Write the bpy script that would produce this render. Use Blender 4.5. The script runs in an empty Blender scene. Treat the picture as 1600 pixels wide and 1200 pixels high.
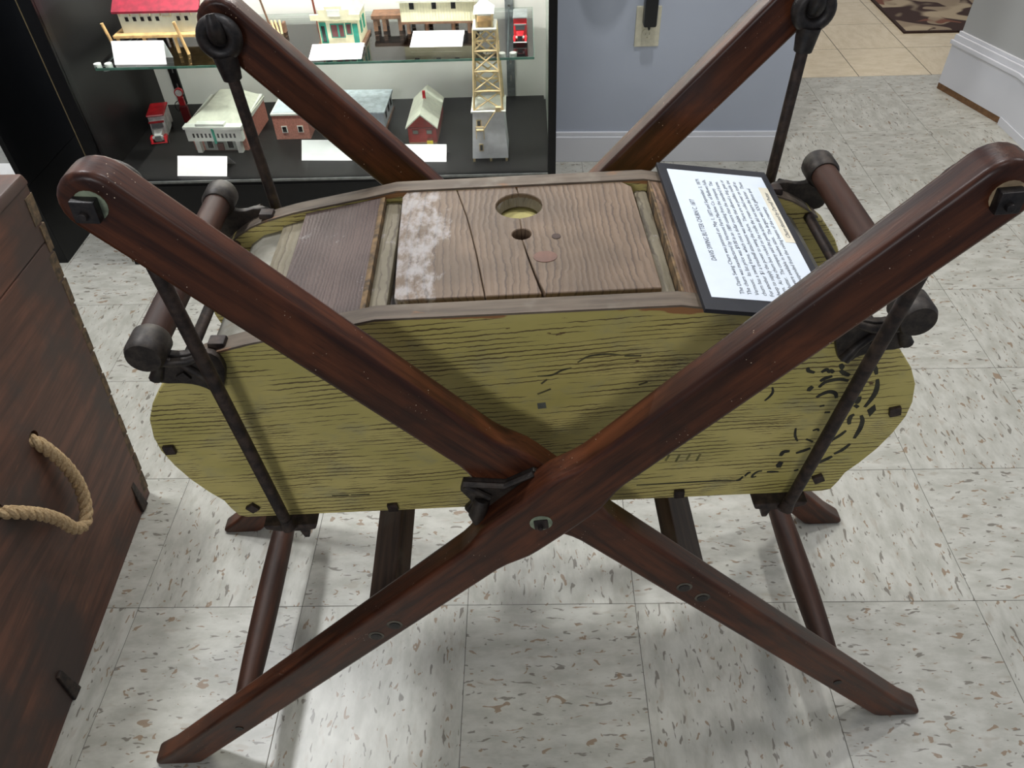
import bpy, bmesh, math, random
from mathutils import Matrix, Vector
random.seed(7)
PI = math.pi
scene = bpy.context.scene
C = scene.collection

# ------------------------------------------------------------------ camera
FPX, CAMH, CAMX, CAMY = 1190.87, 1.2558, 0.12133, -0.72088
YAW, PITCH, ROLL = -0.0341862, 0.767626, -0.0393346
cy_, sy_, cp_, sp_ = math.cos(YAW), math.sin(YAW), math.cos(PITCH), math.sin(PITCH)
fw = Vector((sy_*cp_, cy_*cp_, -sp_)); r0 = Vector((cy_, -sy_, 0)); u0 = r0.cross(fw)
rr = math.cos(ROLL)*r0 + math.sin(ROLL)*u0
uu = -math.sin(ROLL)*r0 + math.cos(ROLL)*u0
cam = bpy.data.cameras.new('camera'); cam.sensor_width = 36; cam.sensor_fit = 'HORIZONTAL'
cam.lens = FPX/1600*36; cam.clip_start = 0.02
camo = bpy.data.objects.new('camera', cam); C.objects.link(camo)
camo.matrix_world = Matrix(((rr.x, uu.x, -fw.x, CAMX), (rr.y, uu.y, -fw.y, CAMY), (rr.z, uu.z, -fw.z, CAMH), (0, 0, 0, 1)))
scene.camera = camo

# ------------------------------------------------------------------ world, lights, exposure
w = bpy.data.worlds.new('room_ambient'); scene.world = w; w.use_nodes = True
w.node_tree.nodes['Background'].inputs[0].default_value = (0.80, 0.86, 1.0, 1)
w.node_tree.nodes['Background'].inputs[1].default_value = 0.31

def area(name, loc, target, size, power, col=(1, 1, 1), sy=None):
    l = bpy.data.lights.new(name, 'AREA'); l.energy = power; l.color = col; l.size = size
    if sy: l.shape = 'RECTANGLE'; l.size_y = sy
    o = bpy.data.objects.new(name, l); C.objects.link(o); o.location = loc
    o.rotation_euler = (Vector(target)-Vector(loc)).to_track_quat('-Z', 'Y').to_euler()
    return o
area('ceiling_light_left_offscreen', (-1.00, 0.75, 2.6), (-1.00, 0.75, 0), 0.22, 35, (0.95, 0.97, 1.0))
area('ceiling_light_right_offscreen', (1.55, 0.35, 2.6), (1.55, 0.35, 0), 0.45, 10, (1.0, 0.97, 0.95))
area('ceiling_light_overhead_offscreen', (0.45, -0.75, 2.6), (0.45, -0.75, 0), 0.35, 4, (0.97, 0.98, 1.0))
area('ceiling_light_wall_offscreen', (0.40, 0.80, 2.6), (0.40, 0.80, 0), 0.12, 19, (0.97, 0.98, 1.0))
area('ceiling_light_front_offscreen', (-1.0, -4.4, 2.5), (0.3, 1.0, 0.3), 1.00, 52, (0.95, 0.97, 1.0))
area('hall_ceiling_light_offscreen', (1.35, 2.75, 2.5), (1.35, 2.75, 0), 0.5, 22, (1.0, 0.91, 0.78))
area('display_case_lamp_offscreen', (-0.41, 1.13, 1.38), (-0.41, 1.34, 0), 1.05, 36, (1.0, 0.99, 0.95), 0.06)
area('side_case_lamp_offscreen', (-1.62, 1.30, 1.30), (-1.62, 1.30, 0), 0.6, 12, (1, 1, 1), 0.06)
scene.view_settings.view_transform = 'Standard'
scene.view_settings.look = 'None'
scene.view_settings.gamma = 1
scene.view_settings.use_curve_mapping = False
scene.view_settings.exposure = -0.12

# ------------------------------------------------------------------ materials
def lin(c):
    return tuple(((v/255)/12.92 if v/255 <= 0.04045 else ((v/255+0.055)/1.055)**2.4) for v in c[:3]) + (1,)
class NT:
    def __init__(s, name):
        s.m = bpy.data.materials.new(name); s.m.use_nodes = True
        s.t = s.m.node_tree; s.b = s.t.nodes['Principled BSDF']
        s.tc = s.t.nodes.new('ShaderNodeTexCoord')
        s.obj = s.tc.outputs['Object']
    def n(s, t, **kw):
        nd = s.t.nodes.new(t)
        for k, v in kw.items(): setattr(nd, k, v)
        return nd
    def lk(s, a, b): s.t.links.new(a, b)
    def mp(s, scale=(1, 1, 1), rot=(0, 0, 0), loc=(0, 0, 0), vec=None):
        nd = s.n('ShaderNodeMapping')
        nd.inputs['Scale'].default_value = scale; nd.inputs['Rotation'].default_value = rot; nd.inputs['Location'].default_value = loc
        s.lk(vec or s.obj, nd.inputs['Vector']); return nd.outputs[0]
    def noise(s, vec, scale, detail=4, rough=0.55, dist=0.0):
        nd = s.n('ShaderNodeTexNoise'); nd.inputs['Scale'].default_value = scale; nd.inputs['Detail'].default_value = detail
        nd.inputs['Roughness'].default_value = rough; nd.inputs['Distortion'].default_value = dist
        s.lk(vec, nd.inputs['Vector']); return nd.outputs['Fac']
    def wave(s, vec, scale, dist=3, detail=2, dscale=1.5, direction='Z'):
        nd = s.n('ShaderNodeTexWave', bands_direction=direction); nd.inputs['Scale'].default_value = scale
        nd.inputs['Distortion'].default_value = dist; nd.inputs['Detail'].default_value = detail; nd.inputs['Detail Scale'].default_value = dscale
        s.lk(vec, nd.inputs['Vector']); return nd.outputs['Fac']
    def voro(s, vec, scale, feature='F1', out='Distance'):
        nd = s.n('ShaderNodeTexVoronoi', feature=feature); nd.inputs['Scale'].default_value = scale
        s.lk(vec, nd.inputs['Vector']); return nd.outputs[out]
    def step(s, fac, a, b):
        nd = s.n('ShaderNodeMapRange', interpolation_type='SMOOTHSTEP'); nd.inputs['From Min'].default_value = a; nd.inputs['From Max'].default_value = b
        s.lk(fac, nd.inputs['Value']); return nd.outputs[0]
    def math(s, op, a, b):
        nd = s.n('ShaderNodeMath', operation=op)
        for i, v in enumerate((a, b)):
            if hasattr(v, 'is_linked') or hasattr(v, 'links'): s.lk(v, nd.inputs[i])
            else: nd.inputs[i].default_value = v
        return nd.outputs[0]
    def mix(s, fac, a, b):
        nd = s.n('ShaderNodeMix', data_type='RGBA')
        if hasattr(fac, 'links'): s.lk(fac, nd.inputs[0])
        else: nd.inputs[0].default_value = fac
        for i, v in ((6, a), (7, b)):
            if hasattr(v, 'links'): s.lk(v, nd.inputs[i])
            else: nd.inputs[i].default_value = lin(v)
        return nd.outputs[2]
    def bump(s, h, strength=0.3, dist=0.002):
        nd = s.n('ShaderNodeBump'); nd.inputs['Strength'].default_value = strength; nd.inputs['Distance'].default_value = dist
        s.lk(h, nd.inputs['Height']); s.lk(nd.outputs[0], s.b.inputs['Normal'])
    def fin(s, col, rough=0.5, metal=0.0, spec=0.5):
        if hasattr(col, 'links'): s.lk(col, s.b.inputs['Base Color'])
        else: s.b.inputs['Base Color'].default_value = lin(col)
        if hasattr(rough, 'links'): s.lk(rough, s.b.inputs['Roughness'])
        else: s.b.inputs['Roughness'].default_value = rough
        s.b.inputs['Metallic'].default_value = metal
        s.b.inputs['Specular IOR Level'].default_value = spec
        return s.m
MATS = {}
def plain(name, col, rough=0.5, metal=0.0, var=0.12, scale=60, spec=0.5):
    if name in MATS: return MATS[name]
    t = NT(name); f = t.noise(t.mp(), scale, 4)
    dark = tuple(c*(1-var) for c in col); light = tuple(min(255, c*(1+var*0.5)) for c in col)
    MATS[name] = t.fin(t.mix(t.step(f, 0.3, 0.7), dark, light), rough, metal, spec); return MATS[name]

def m_varnish():
    t = NT('red_brown_varnished_wood')
    g = t.noise(t.mp((5, 60, 60)), 1.0, 6, 0.6, 0.4)
    g2 = t.noise(t.mp((9, 14, 14)), 1.0, 4, 0.6, 0.8)
    fine = t.noise(t.mp((30, 420, 420)), 1.0, 3)
    c = t.mix(t.step(g, 0.3, 0.72), (40, 20, 13), (94, 51, 29))
    c = t.mix(t.math('MULTIPLY', t.step(g2, 0.45, 0.75), 0.8), c, (46, 27, 19))
    c = t.mix(t.math('MULTIPLY', t.step(fine, 0.58, 0.72), 0.55), c, (36, 18, 12))
    sp = t.voro(t.mp(), 240)
    spn = t.noise(t.mp(), 30, 2)
    dots = t.math('MULTIPLY', t.step(sp, 0.13, 0.08), t.step(spn, 0.60, 0.68))
    c = t.mix(dots, c, (215, 190, 165))
    t.bump(fine, 0.15, 0.001)
    return t.fin(c, t.math('ADD', t.math('MULTIPLY', g, 0.25), 0.24), 0, 0.28)
def m_dark_varnish():
    t = NT('dark_brown_turned_wood')
    g = t.noise(t.mp((60, 6, 60)), 1.0, 6, 0.6, 0.4)
    c = t.mix(t.step(g, 0.3, 0.7), (36, 21, 15), (68, 41, 28))
    return t.fin(c, 0.55, 0, 0.3)
def m_flat_stretcher():
    t = NT('worn_dark_stretcher_wood')
    g = t.noise(t.mp((90, 5, 90)), 1.0, 6, 0.6, 0.4); g2 = t.noise(t.mp(), 16, 4)
    c = t.mix(t.step(g, 0.3, 0.7), (44, 30, 24), (84, 64, 50)); c = t.mix(t.step(g2, 0.5, 0.75), c, (88, 78, 66))
    return t.fin(c, 0.6)
def m_yellow():
    t = NT('worn_mustard_painted_wood')
    warp = t.noise(t.mp((2.2, 1, 9)), 1.0, 3)
    wv = t.n('ShaderNodeVectorMath', operation='MULTIPLY_ADD')
    t.lk(warp, wv.inputs[0]); wv.inputs[1].default_value = (0, 0, 0.028); t.lk(t.obj, wv.inputs[2])
    tilt = t.mp((1, 1, 1), (0, 0.035, 0), vec=wv.outputs[0])
    big = t.noise(t.mp((3, 3, 5)), 2.2, 4)
    wob = t.noise(t.mp((14, 20, 60), vec=tilt), 1.0, 3)
    a = t.math('ADD', t.wave(tilt, 50, 1.6, 2, 2.0), t.math('MULTIPLY', t.math('SUBTRACT', wob, 0.5), 0.9))
    b = t.math('ADD', t.wave(t.mp((1, 1, 1), loc=(0, 0, 0.3), vec=tilt), 84, 2.2, 2, 2.4), t.math('MULTIPLY', t.math('SUBTRACT', t.noise(t.mp((20, 20, 40), vec=tilt), 1, 3), 0.5), 1.2))
    line = t.math('MAXIMUM', t.step(a, 0.90, 1.0), t.math('MULTIPLY', t.step(b, 0.98, 1.10), t.step(big, 0.42, 0.58)))
    c = t.mix(t.step(big, 0.3, 0.7), (172, 159, 88), (196, 179, 108))
    grime = t.noise(t.mp((5, 5, 7)), 3, 5, 0.65)
    c = t.mix(t.math('MULTIPLY', t.step(grime, 0.5, 0.75), 0.55), c, (148, 144, 110))
    c = t.mix(t.math('MULTIPLY', line, 0.85), c, (70, 50, 26))
    chip = t.noise(t.mp((40, 40, 90)), 1, 5, 0.6)
    c = t.mix(t.step(chip, 0.70, 0.735), c, (84, 60, 30))
    # bare worn edge where the paint has rubbed off along the top of the board
    sx = t.n('ShaderNodeSeparateXYZ'); t.lk(t.obj, sx.inputs[0])
    edge = t.math('ADD', sx.outputs[2], t.math('MULTIPLY', t.math('SUBTRACT', t.noise(t.mp((9, 9, 30)), 1, 4), 0.5), 0.05))
    c = t.mix(t.step(edge, 0.7955, 0.7975), c, (150, 104, 62))
    hgt = t.math('SUBTRACT', 1.0, line)
    t.bump(hgt, 0.5, 0.0012)
    return t.fin(c, 0.55)
def m_worn_edge():
    t = NT('weathered_grey_brown_edge')
    g = t.noise(t.mp((9, 120, 60)), 1, 5, 0.6); g2 = t.noise(t.mp(), 14, 4)
    c = t.mix(t.step(g, 0.3, 0.7), (78, 66, 54), (108, 94, 78)); c = t.mix(t.step(g2, 0.52, 0.72), c, (128, 118, 104))
    c = t.mix(t.step(t.noise(t.mp((20, 60, 20)), 1, 4), 0.62, 0.7), c, (126, 88, 56))
    return t.fin(c, 0.7)
def m_plank(name, a, b, grain, paint=True, gl=90, ws=22):
    t = NT(name)
    warp = t.noise(t.mp((9, 2.6, 9)), 1.0, 2)
    wv = t.n('ShaderNodeVectorMath', operation='MULTIPLY_ADD'); t.lk(warp, wv.inputs[0]); wv.inputs[1].default_value = (0.05, 0, 0); t.lk(t.obj, wv.inputs[2])
    g = t.math('ADD', t.wave(wv.outputs[0], gl*0.30, 3.0, 3, 1.6, 'X'), t.math('MULTIPLY', t.math('SUBTRACT', t.noise(t.mp((gl, 6, 30)), 1.0, 3, 0.5), 0.5), 1.0))
    f = t.noise(t.mp((gl*3.5, 8, 60)), 1.0, 3)
    bl = t.noise(t.mp(), 13, 4)
    c = t.mix(t.step(bl, 0.3, 0.7), a, b)
    line = t.step(g, 0.80, 1.05)
    c = t.mix(t.math('MULTIPLY', line, 0.7), c, grain)
    c = t.mix(t.math('MULTIPLY', t.step(f, 0.55, 0.7), 0.3), c, grain)
    if paint:
        sx = t.n('ShaderNodeSeparateXYZ'); t.lk(t.obj, sx.inputs[0])
        side = t.step(t.math('ADD', sx.outputs[0], t.math('MULTIPLY', t.math('SUBTRACT', t.noise(t.mp((30, 14, 30)), 1, 5, 0.7), 0.5), 0.09)), -0.085, -0.096)
        pn = t.step(t.noise(t.mp((60, 34, 40)), 1, 6, 0.7), 0.36, 0.60)
        c = t.mix(t.math('MULTIPLY', t.math('MULTIPLY', side, pn), 0.55), c, (186, 182, 180))
    else:
        pn = t.step(t.noise(t.mp((34, 30, 30), loc=(3, 1, 0)), 1, 6, 0.7), 0.615, 0.68)
        c = t.mix(t.math('MULTIPLY', pn, 0.6), c, (150, 144, 140))
    t.bump(g, 0.3, 0.0012)
    return t.fin(c, 0.62)
def m_tile(name, base, light, fleck1, fleck2, amt=1.0):
    t = NT(name)
    oi = t.n('ShaderNodeObjectInfo')
    off = t.n('ShaderNodeVectorMath', operation='MULTIPLY_ADD')
    t.lk(oi.outputs['Random'], off.inputs[0]); off.inputs[1].default_value = (31, 17, 0); t.lk(t.obj, off.inputs[2])
    v = off.outputs[0]
    cl = t.noise(t.mp((16, 34, 1), vec=v), 1, 4, 0.6)
    c = t.mix(t.step(cl, 0.3, 0.7), base, light)
    a = t.noise(t.mp((36, 104, 1), vec=v), 1, 2, 0.5, 0.6)
    b = t.noise(t.mp((40, 82, 1), vec=v, loc=(7, 3, 0)), 1, 2, 0.5, 0.8)
    k = t.noise(t.mp((24, 60, 1), vec=v, loc=(2, 9, 0)), 1, 2, 0.5)
    if amt > 0:
        c = t.mix(t.math('MULTIPLY', t.step(k, 0.60, 0.72), 0.22*amt), c, fleck1)
        c = t.mix(t.math('MULTIPLY', t.step(a, 0.64, 0.675), 0.75*amt), c, fleck2)
        c = t.mix(t.math('MULTIPLY', t.step(b, 0.652, 0.675), 0.80*amt), c, fleck1)
    return t.fin(c, 0.33, 0, 0.5)
def m_iron(name='black_cast_iron', a=(26, 24, 24), b=(52, 46, 42), rough=0.45):
    t = NT(name); g = t.noise(t.mp(), 90, 5, 0.6); g2 = t.noise(t.mp(), 25, 3)
    c = t.mix(t.step(g, 0.35, 0.7), a, b); c = t.mix(t.math('MULTIPLY', t.step(g2, 0.55, 0.75), 0.5), c, (70, 56, 44))
    t.bump(g, 0.35, 0.001); return t.fin(c, rough, 0.35)
def m_zinc():
    t = NT('dull_zinc_sheet'); g = t.noise(t.mp(), 22, 5, 0.6); g2 = t.noise(t.mp((20, 60, 20)), 1, 4)
    c = t.mix(t.step(g, 0.3, 0.7), (112, 108, 96), (154, 151, 140)); c = t.mix(t.math('MULTIPLY', t.step(g2, 0.55, 0.7), 0.6), c, (110, 96, 72))
    return t.fin(c, 0.5, 0.25)
def m_crate():
    t = NT('old_stained_crate_wood')
    g = t.noise(t.mp((60, 4, 60)), 1, 6, 0.6, 0.3); bl = t.noise(t.mp((4, 4, 4)), 1.5, 5, 0.6)
    c = t.mix(t.step(g, 0.3, 0.75), (66, 40, 29), (108, 68, 50)); c = t.mix(t.math('MULTIPLY', t.step(bl, 0.44, 0.62), 0.85), c, (58, 45, 40))
    c = t.mix(t.step(t.noise(t.mp((18, 5, 18)), 1, 4), 0.66, 0.74), c, (128, 84, 56))
    t.bump(g, 0.25, 0.001); return t.fin(c, 0.55)
def m_rope():
    t = NT('tan_sisal_rope'); g = t.noise(t.mp(), 300, 3)
    return t.fin(t.mix(t.step(g, 0.3, 0.7), (158, 130, 92), (196, 170, 130)), 0.85)
def m_wall(name, col):
    t = NT(name); g = t.noise(t.mp(), 260, 3); b = t.noise(t.mp(), 2.5, 3)
    c = t.mix(t.step(b, 0.3, 0.7), tuple(x*0.97 for x in col), col); t.bump(g, 0.06, 0.001); return t.fin(c, 0.6)
def m_glass(name, tint, ior=1.35):
    t = NT(name)
    tr = t.n('ShaderNodeBsdfTransparent'); tr.inputs[0].default_value = lin(tint)
    gl = t.n('ShaderNodeBsdfGlossy'); gl.inputs['Roughness'].default_value = 0.03
    fr = t.n('ShaderNodeFresnel'); fr.inputs[0].default_value = ior
    mx = t.n('ShaderNodeMixShader'); t.lk(fr.outputs[0], mx.inputs[0]); t.lk(tr.outputs[0], mx.inputs[1]); t.lk(gl.outputs[0], mx.inputs[2])
    t.lk(mx.outputs[0], t.t.nodes['Material Output'].inputs['Surface']); return t.m
def m_rug():
    t = NT('scroll_pattern_rug')
    d = t.noise(t.mp((3, 4, 1)), 1, 2); v = t.n('ShaderNodeVectorMath', operation='MULTIPLY_ADD')
    t.lk(d, v.inputs[0]); v.inputs[1].default_value = (0.5, 0.4, 0); t.lk(t.obj, v.inputs[2])
    a = t.wave(v.outputs[0], 1.7, 9, 1, 1.6, 'DIAGONAL'); b = t.noise(v.outputs[0], 4, 1)
    c = t.mix(t.step(a, 0.35, 0.45), (62, 42, 34), (150, 132, 108)); c = t.mix(t.step(b, 0.52, 0.58), c, (176, 158, 130))
    c = t.mix(t.step(t.noise(v.outputs[0], 5, 2), 0.60, 0.64), c, (120, 76, 58))
    t.bump(t.noise(t.mp(), 500, 2), 0.5, 0.002); return t.fin(c, 0.95)
VARN, DWOOD, FLATW, YEL, EDGE = m_varnish(), m_dark_varnish(), m_flat_stretcher(), m_yellow(), m_worn_edge()
LID = m_plank('bare_brown_lid_wood', (96, 78, 60), (119, 97, 76), (64, 48, 36), True, 150)
PLANK = m_plank('purple_brown_worn_plank', (74, 59, 53), (98, 80, 72), (58, 45, 42), False, 260)
RAIL = m_plank('mottled_brown_rail_wood', (92, 68, 50), (136, 108, 84), (62, 44, 34), False, 160)
GREYW = m_plank('grey_green_bare_wood', (100, 91, 70), (126, 116, 94), (70, 58, 42), False, 120)
IRON = m_iron(); RUST = m_iron('rusty_brown_iron', (34, 27, 24), (68, 54, 46), 0.6); BRACK = m_iron('brown_black_bracket_iron', (38, 33, 29), (66, 58, 50), 0.5)
ZINC = m_zinc(); CRATE = m_crate(); ROPE = m_rope()
TILE = m_tile('white_flecked_vinyl_tile', (170, 168, 156), (195, 193, 182), (138, 112, 84), (100, 92, 80))
BEIGE = m_tile('beige_hall_tile', (212, 196, 164), (226, 211, 182), (200, 170, 130), (190, 166, 128), 0.35)
WALLB = m_wall('blue_grey_wall_paint', (178, 184, 195)); WALLR = m_wall('grey_wall_paint', (176, 176, 172)); WHITE = m_wall('white_trim_paint', (222, 222, 224))
BLACK = plain('black_laminate', (14, 14, 15), 0.35, 0, 0.2, 60, 0.25); BLACKM = plain('black_deck_laminate', (17, 17, 18), 0.45, 0, 0.25, 14, 0.2)
CASEW = plain('white_case_back', (210, 209, 204), 0.5, 0, 0.03, 5); PAPER = plain('white_paper', (240, 241, 243), 0.7, 0, 0.02, 40)
ALU = plain('brushed_aluminium', (150, 156, 158), 0.35, 0.7); GLASS = m_glass('clear_case_glass', (252, 252, 251)); SHELFG = m_glass('pale_green_shelf_glass', (238, 243, 240), 1.6); SHELFE = plain('green_glass_edge', (86, 130, 116), 0.15)

# ------------------------------------------------------------------ mesh helpers
class MB:
    def __init__(s): s.v = []; s.f = []
    def add(s, vs, fs):
        o = len(s.v); s.v += [tuple(v) for v in vs]; s.f += [tuple(i+o for i in f) for f in fs]; return s
    def box(s, x0, x1, y0, y1, z0, z1):
        return s.add([(x0, y0, z0), (x1, y0, z0), (x1, y1, z0), (x0, y1, z0), (x0, y0, z1), (x1, y0, z1), (x1, y1, z1), (x0, y1, z1)],
                     [(0, 3, 2, 1), (4, 5, 6, 7), (0, 1, 5, 4), (1, 2, 6, 5), (2, 3, 7, 6), (3, 0, 4, 7)])
    def hexa(s, b, t):
        return s.add(list(b)+list(t), [(0, 3, 2, 1), (4, 5, 6, 7), (0, 1, 5, 4), (1, 2, 6, 5), (2, 3, 7, 6), (3, 0, 4, 7)])
    def prism(s, poly, a, b, axis='y'):
        n = len(poly)
        P = {'y': lambda p, h: (p[0], h, p[1]), 'z': lambda p, h: (p[0], p[1], h), 'x': lambda p, h: (h, p[0], p[1])}[axis]
        vs = [P(p, a) for p in poly]+[P(p, b) for p in poly]
        return s.add(vs, [tuple(range(n)), tuple(range(2*n-1, n-1, -1))]+[(i, i+n, (i+1) % n+n, (i+1) % n) for i in range(n)])
    def tube(s, path, rad, n=12, caps=True):
        path = [Vector(p) for p in path]; m = len(path)
        rad = rad if isinstance(rad, (list, tuple)) else [rad]*m
        vs = []; fs = []; prev = None
        for i, p in enumerate(path):
            t = (path[min(i+1, m-1)]-path[max(i-1, 0)]).normalized()
            if prev is None:
                a = Vector((0, 0, 1)) if abs(t.z) < 0.9 else Vector((1, 0, 0))
                u = t.cross(a).normalized()
            else:
                u = (prev-t*prev.dot(t)).normalized()
            prev = u; q = t.cross(u)
            for k in range(n):
                an = 2*PI*k/n; vs.append(p+(u*math.cos(an)+q*math.sin(an))*rad[i])
        for i in range(m-1):
            for k in range(n):
                fs.append((i*n+k, i*n+(k+1) % n, (i+1)*n+(k+1) % n, (i+1)*n+k))
        if caps: fs += [tuple(range(n-1, -1, -1)), tuple((m-1)*n+k for k in range(n))]
        return s.add(vs, fs)
    def torus(s, c, R, r, n=24, k=10, sq=1.0):
        vs = []; fs = []
        for i in range(n):
            a = 2*PI*i/n
            for j in range(k):
                b = 2*PI*j/k; q = R+r*math.cos(b)
                vs.append((c[0]+q*math.cos(a), c[1]+r*sq*math.sin(b), c[2]+q*math.sin(a)))
        for i in range(n):
            for j in range(k): fs.append((i*k+j, i*k+(j+1) % k, ((i+1) % n)*k+(j+1) % k, ((i+1) % n)*k+j))
        return s.add(vs, fs)
    def mesh(s, name, bevel=0, seg=2, smooth=True):
        bm = bmesh.new(); vv = [bm.verts.new(v) for v in s.v]
        for f in s.f:
            try: bm.faces.new([vv[i] for i in f])
            except ValueError: pass
        bmesh.ops.recalc_face_normals(bm, faces=bm.faces)
        if bevel:
            es = [e for e in bm.edges if len(e.link_faces) == 2 and e.calc_face_angle(0) > 0.6]
            bmesh.ops.bevel(bm, geom=es, offset=bevel, segments=seg, profile=0.5, affect='EDGES', clamp_overlap=True)
        me = bpy.data.meshes.new(name); bm.to_mesh(me); bm.free()
        if smooth:
            me.shade_smooth(); me.set_sharp_from_angle(angle=math.radians(38))
        return me
    def build(s, name, mat, parent=None, bevel=0, seg=2, smooth=True, M=None):
        me = s.mesh(name, bevel, seg, smooth); me.materials.append(mat); o = link(name, me, parent, M)
        if bevel and smooth: weigh(o)
        return o
def weigh(o):
    md = o.modifiers.new('weighted_normals', 'WEIGHTED_NORMAL'); md.keep_sharp = True
def link(name, me, parent=None, M=None):
    o = bpy.data.objects.new(name, me); C.objects.link(o)
    if parent: o.parent = parent
    if M is not None: o.matrix_basis = M
    return o
def cut(o, cutter):
    c = link('cutter', cutter.mesh('cutter', 0, 1, False)); c.parent = o.parent
    md = o.modifiers.new('cut', 'BOOLEAN'); md.operation = 'DIFFERENCE'; md.object = c; md.solver = 'EXACT'
    ws = [m for m in o.modifiers if m.type == 'WEIGHTED_NORMAL']
    for m in ws: o.modifiers.remove(m)
    bpy.context.view_layer.update()
    dg = bpy.context.evaluated_depsgraph_get(); me = bpy.data.meshes.new_from_object(o.evaluated_get(dg))
    o.modifiers.clear(); o.data = me; bpy.data.objects.remove(c)
    me.shade_smooth(); me.set_sharp_from_angle(angle=math.radians(38))
    if ws: weigh(o)
def tag(o, label=None, cat=None, group=None, kind=None):
    for k, v in (('label', label), ('category', cat), ('group', group), ('kind', kind)):
        if v: o[k] = v
    return o
def thing(name, label, cat, loc=(0, 0, 0), rz=0, group=None):
    o = bpy.data.objects.new(name, None); C.objects.link(o); o.location = loc; o.rotation_euler.z = rz
    o.empty_display_size = 0.05
    return tag(o, label, cat, group)
def text_mesh(s, size, width=None, align='LEFT', shear=0.0):
    cu = bpy.data.curves.new('lettering', 'FONT'); cu.body = s; cu.size = size; cu.align_x = align; cu.shear = shear
    cu.resolution_u = 2; cu.fill_mode = 'FRONT'
    o = bpy.data.objects.new('lettering', cu); C.objects.link(o)
    dg = bpy.context.evaluated_depsgraph_get(); me = bpy.data.meshes.new_from_object(o.evaluated_get(dg))
    bpy.data.objects.remove(o); bpy.data.curves.remove(cu)
    return me
def smooth_closed(pts, it=2, sharp=()):
    for _ in range(it):
        out = []
        for i in range(len(pts)):
            a, b = pts[i], pts[(i+1) % len(pts)]
            out += [(a[0]*0.75+b[0]*0.25, a[1]*0.75+b[1]*0.25), (a[0]*0.25+b[0]*0.75, a[1]*0.25+b[1]*0.75)]
        pts = out
    return pts
def catmull(pts, n=6):
    P = [Vector(p) for p in pts]; out = []
    for i in range(len(P)-1):
        a = P[max(i-1, 0)]; b = P[i]; c = P[i+1]; d = P[min(i+2, len(P)-1)]
        for k in range(n):
            t = k/n
            out.append(0.5*((2*b)+(c-a)*t+(2*a-5*b+4*c-d)*t*t+(3*b-a-3*c+d)*t**3))
    out.append(P[-1]); return out

# ------------------------------------------------------------------ setting: floor
T = 0.3048
floor = MB().box(-2.3, 3.4, -1.3, 4.2, -0.05, -0.0006).build('floor', plain('dark_joint', (92, 88, 80), 0.8), smooth=False)
tag(floor, kind='structure')
def tile_mesh(nm, wx, wy, mat):
    me = MB().box(-wx/2, wx/2, -wy/2, wy/2, -0.004, 0).mesh(nm, 0.0005, 1, False); me.materials.append(mat); return me
g = 0.0009
tm = tile_mesh('tile', T-g, T-g, TILE)
YB = 2.298
for i in range(-7, 9):
    for j in range(-3, 8):
        if j == 7:
            if i < 1: continue
            wy = YB-7*T
            o = link('tile', tile_mesh('tile', T-g, wy-g, TILE), floor); o.location = ((i+0.5)*T, 7*T+wy/2, 0); continue
        if i < -4 and j < 2: continue
        o = link('tile', tm, floor); o.location = ((i+0.5)*T, (j+0.5)*T, 0)
        o.rotation_euler.z = PI/2*((i+j+1) % 2) + PI*random.randint(0, 1)
B = 0.283
bmh = tile_mesh('tile', B-0.003, B-0.003, BEIGE)
for i in range(-3, 6):
    for j in range(0, 6):
        o = link('tile', bmh, floor); o.location = (1.437+(i+0.5)*B, YB+(j+0.5)*B, 0.0); o.rotation_euler.z = PI/2*random.randint(0, 3)

# ------------------------------------------------------------------ setting: walls and trim
wa = math.atan2(1.643-1.672, 0.934-0.217)
def wy(x): return 1.672+(x-0.217)*math.tan(wa)
XE = 0.945
MB().prism([(-2.4, wy(-2.4)), (XE, wy(XE)), (XE, wy(XE)+0.13), (-2.4, wy(-2.4)+0.13)], 0, 2.7, 'z').build('wall_back', WALLB, smooth=False)
tag(bpy.data.objects['wall_back'], kind='structure')
bb = MB()
bb.prism([(-2.4, wy(-2.4)-0.014), (XE-0.008, wy(XE)-0.014), (XE+0.006, wy(XE)-0.014), (XE+0.006, wy(XE)+0.13), (-2.4, wy(-2.4)+0.1)], 0, 0.088, 'z')
bb.prism([(-2.4, wy(-2.4)-0.008), (XE, wy(XE)-0.008), (XE+0.003, wy(XE)+0.13), (-2.4, wy(-2.4)+0.1)], 0.088, 0.102, 'z')
tag(bb.build('baseboard_back', WHITE, bevel=0.002), kind='structure')
rw = [(1.705, 2.165), (1.80, 1.86), (1.806, 1.2), (1.95, 1.2), (1.95, 2.165)]
tag(MB().prism(rw, 0, 2.7, 'z').build('wall_right', WALLR, smooth=False), kind='structure')
def off(d): return [(1.705-d*1.05, 2.165+d*0.5), (1.80-d*1.05, 1.86), (1.806-d, 1.2), (1.9, 1.2), (1.9, 2.165+d*0.5)]
tr = MB().prism(off(0.016), 0.022, 0.165, 'z').prism(off(0.024), 0.165, 0.180, 'z').prism(off(0.016), 0.180, 0.200, 'z').prism(off(0.008), 0.200, 0.212, 'z')
tag(tr.build('baseboard_right', WHITE, bevel=0.002), kind='structure')
tag(MB().prism([(1.690, 2.172), (1.785, 1.862), (1.80, 1.862), (1.80, 2.172)], 0, 0.022, 'z').build('trim_1', plain('raw_brown_wood_strip', (120, 86, 54), 0.7)), kind='structure')
tag(MB().prism([(1.780, 1.862), (1.786, 1.2), (1.80, 1.2), (1.80, 1.862)], 0, 0.026, 'z').build('trim_2', WHITE), kind='structure')

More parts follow.
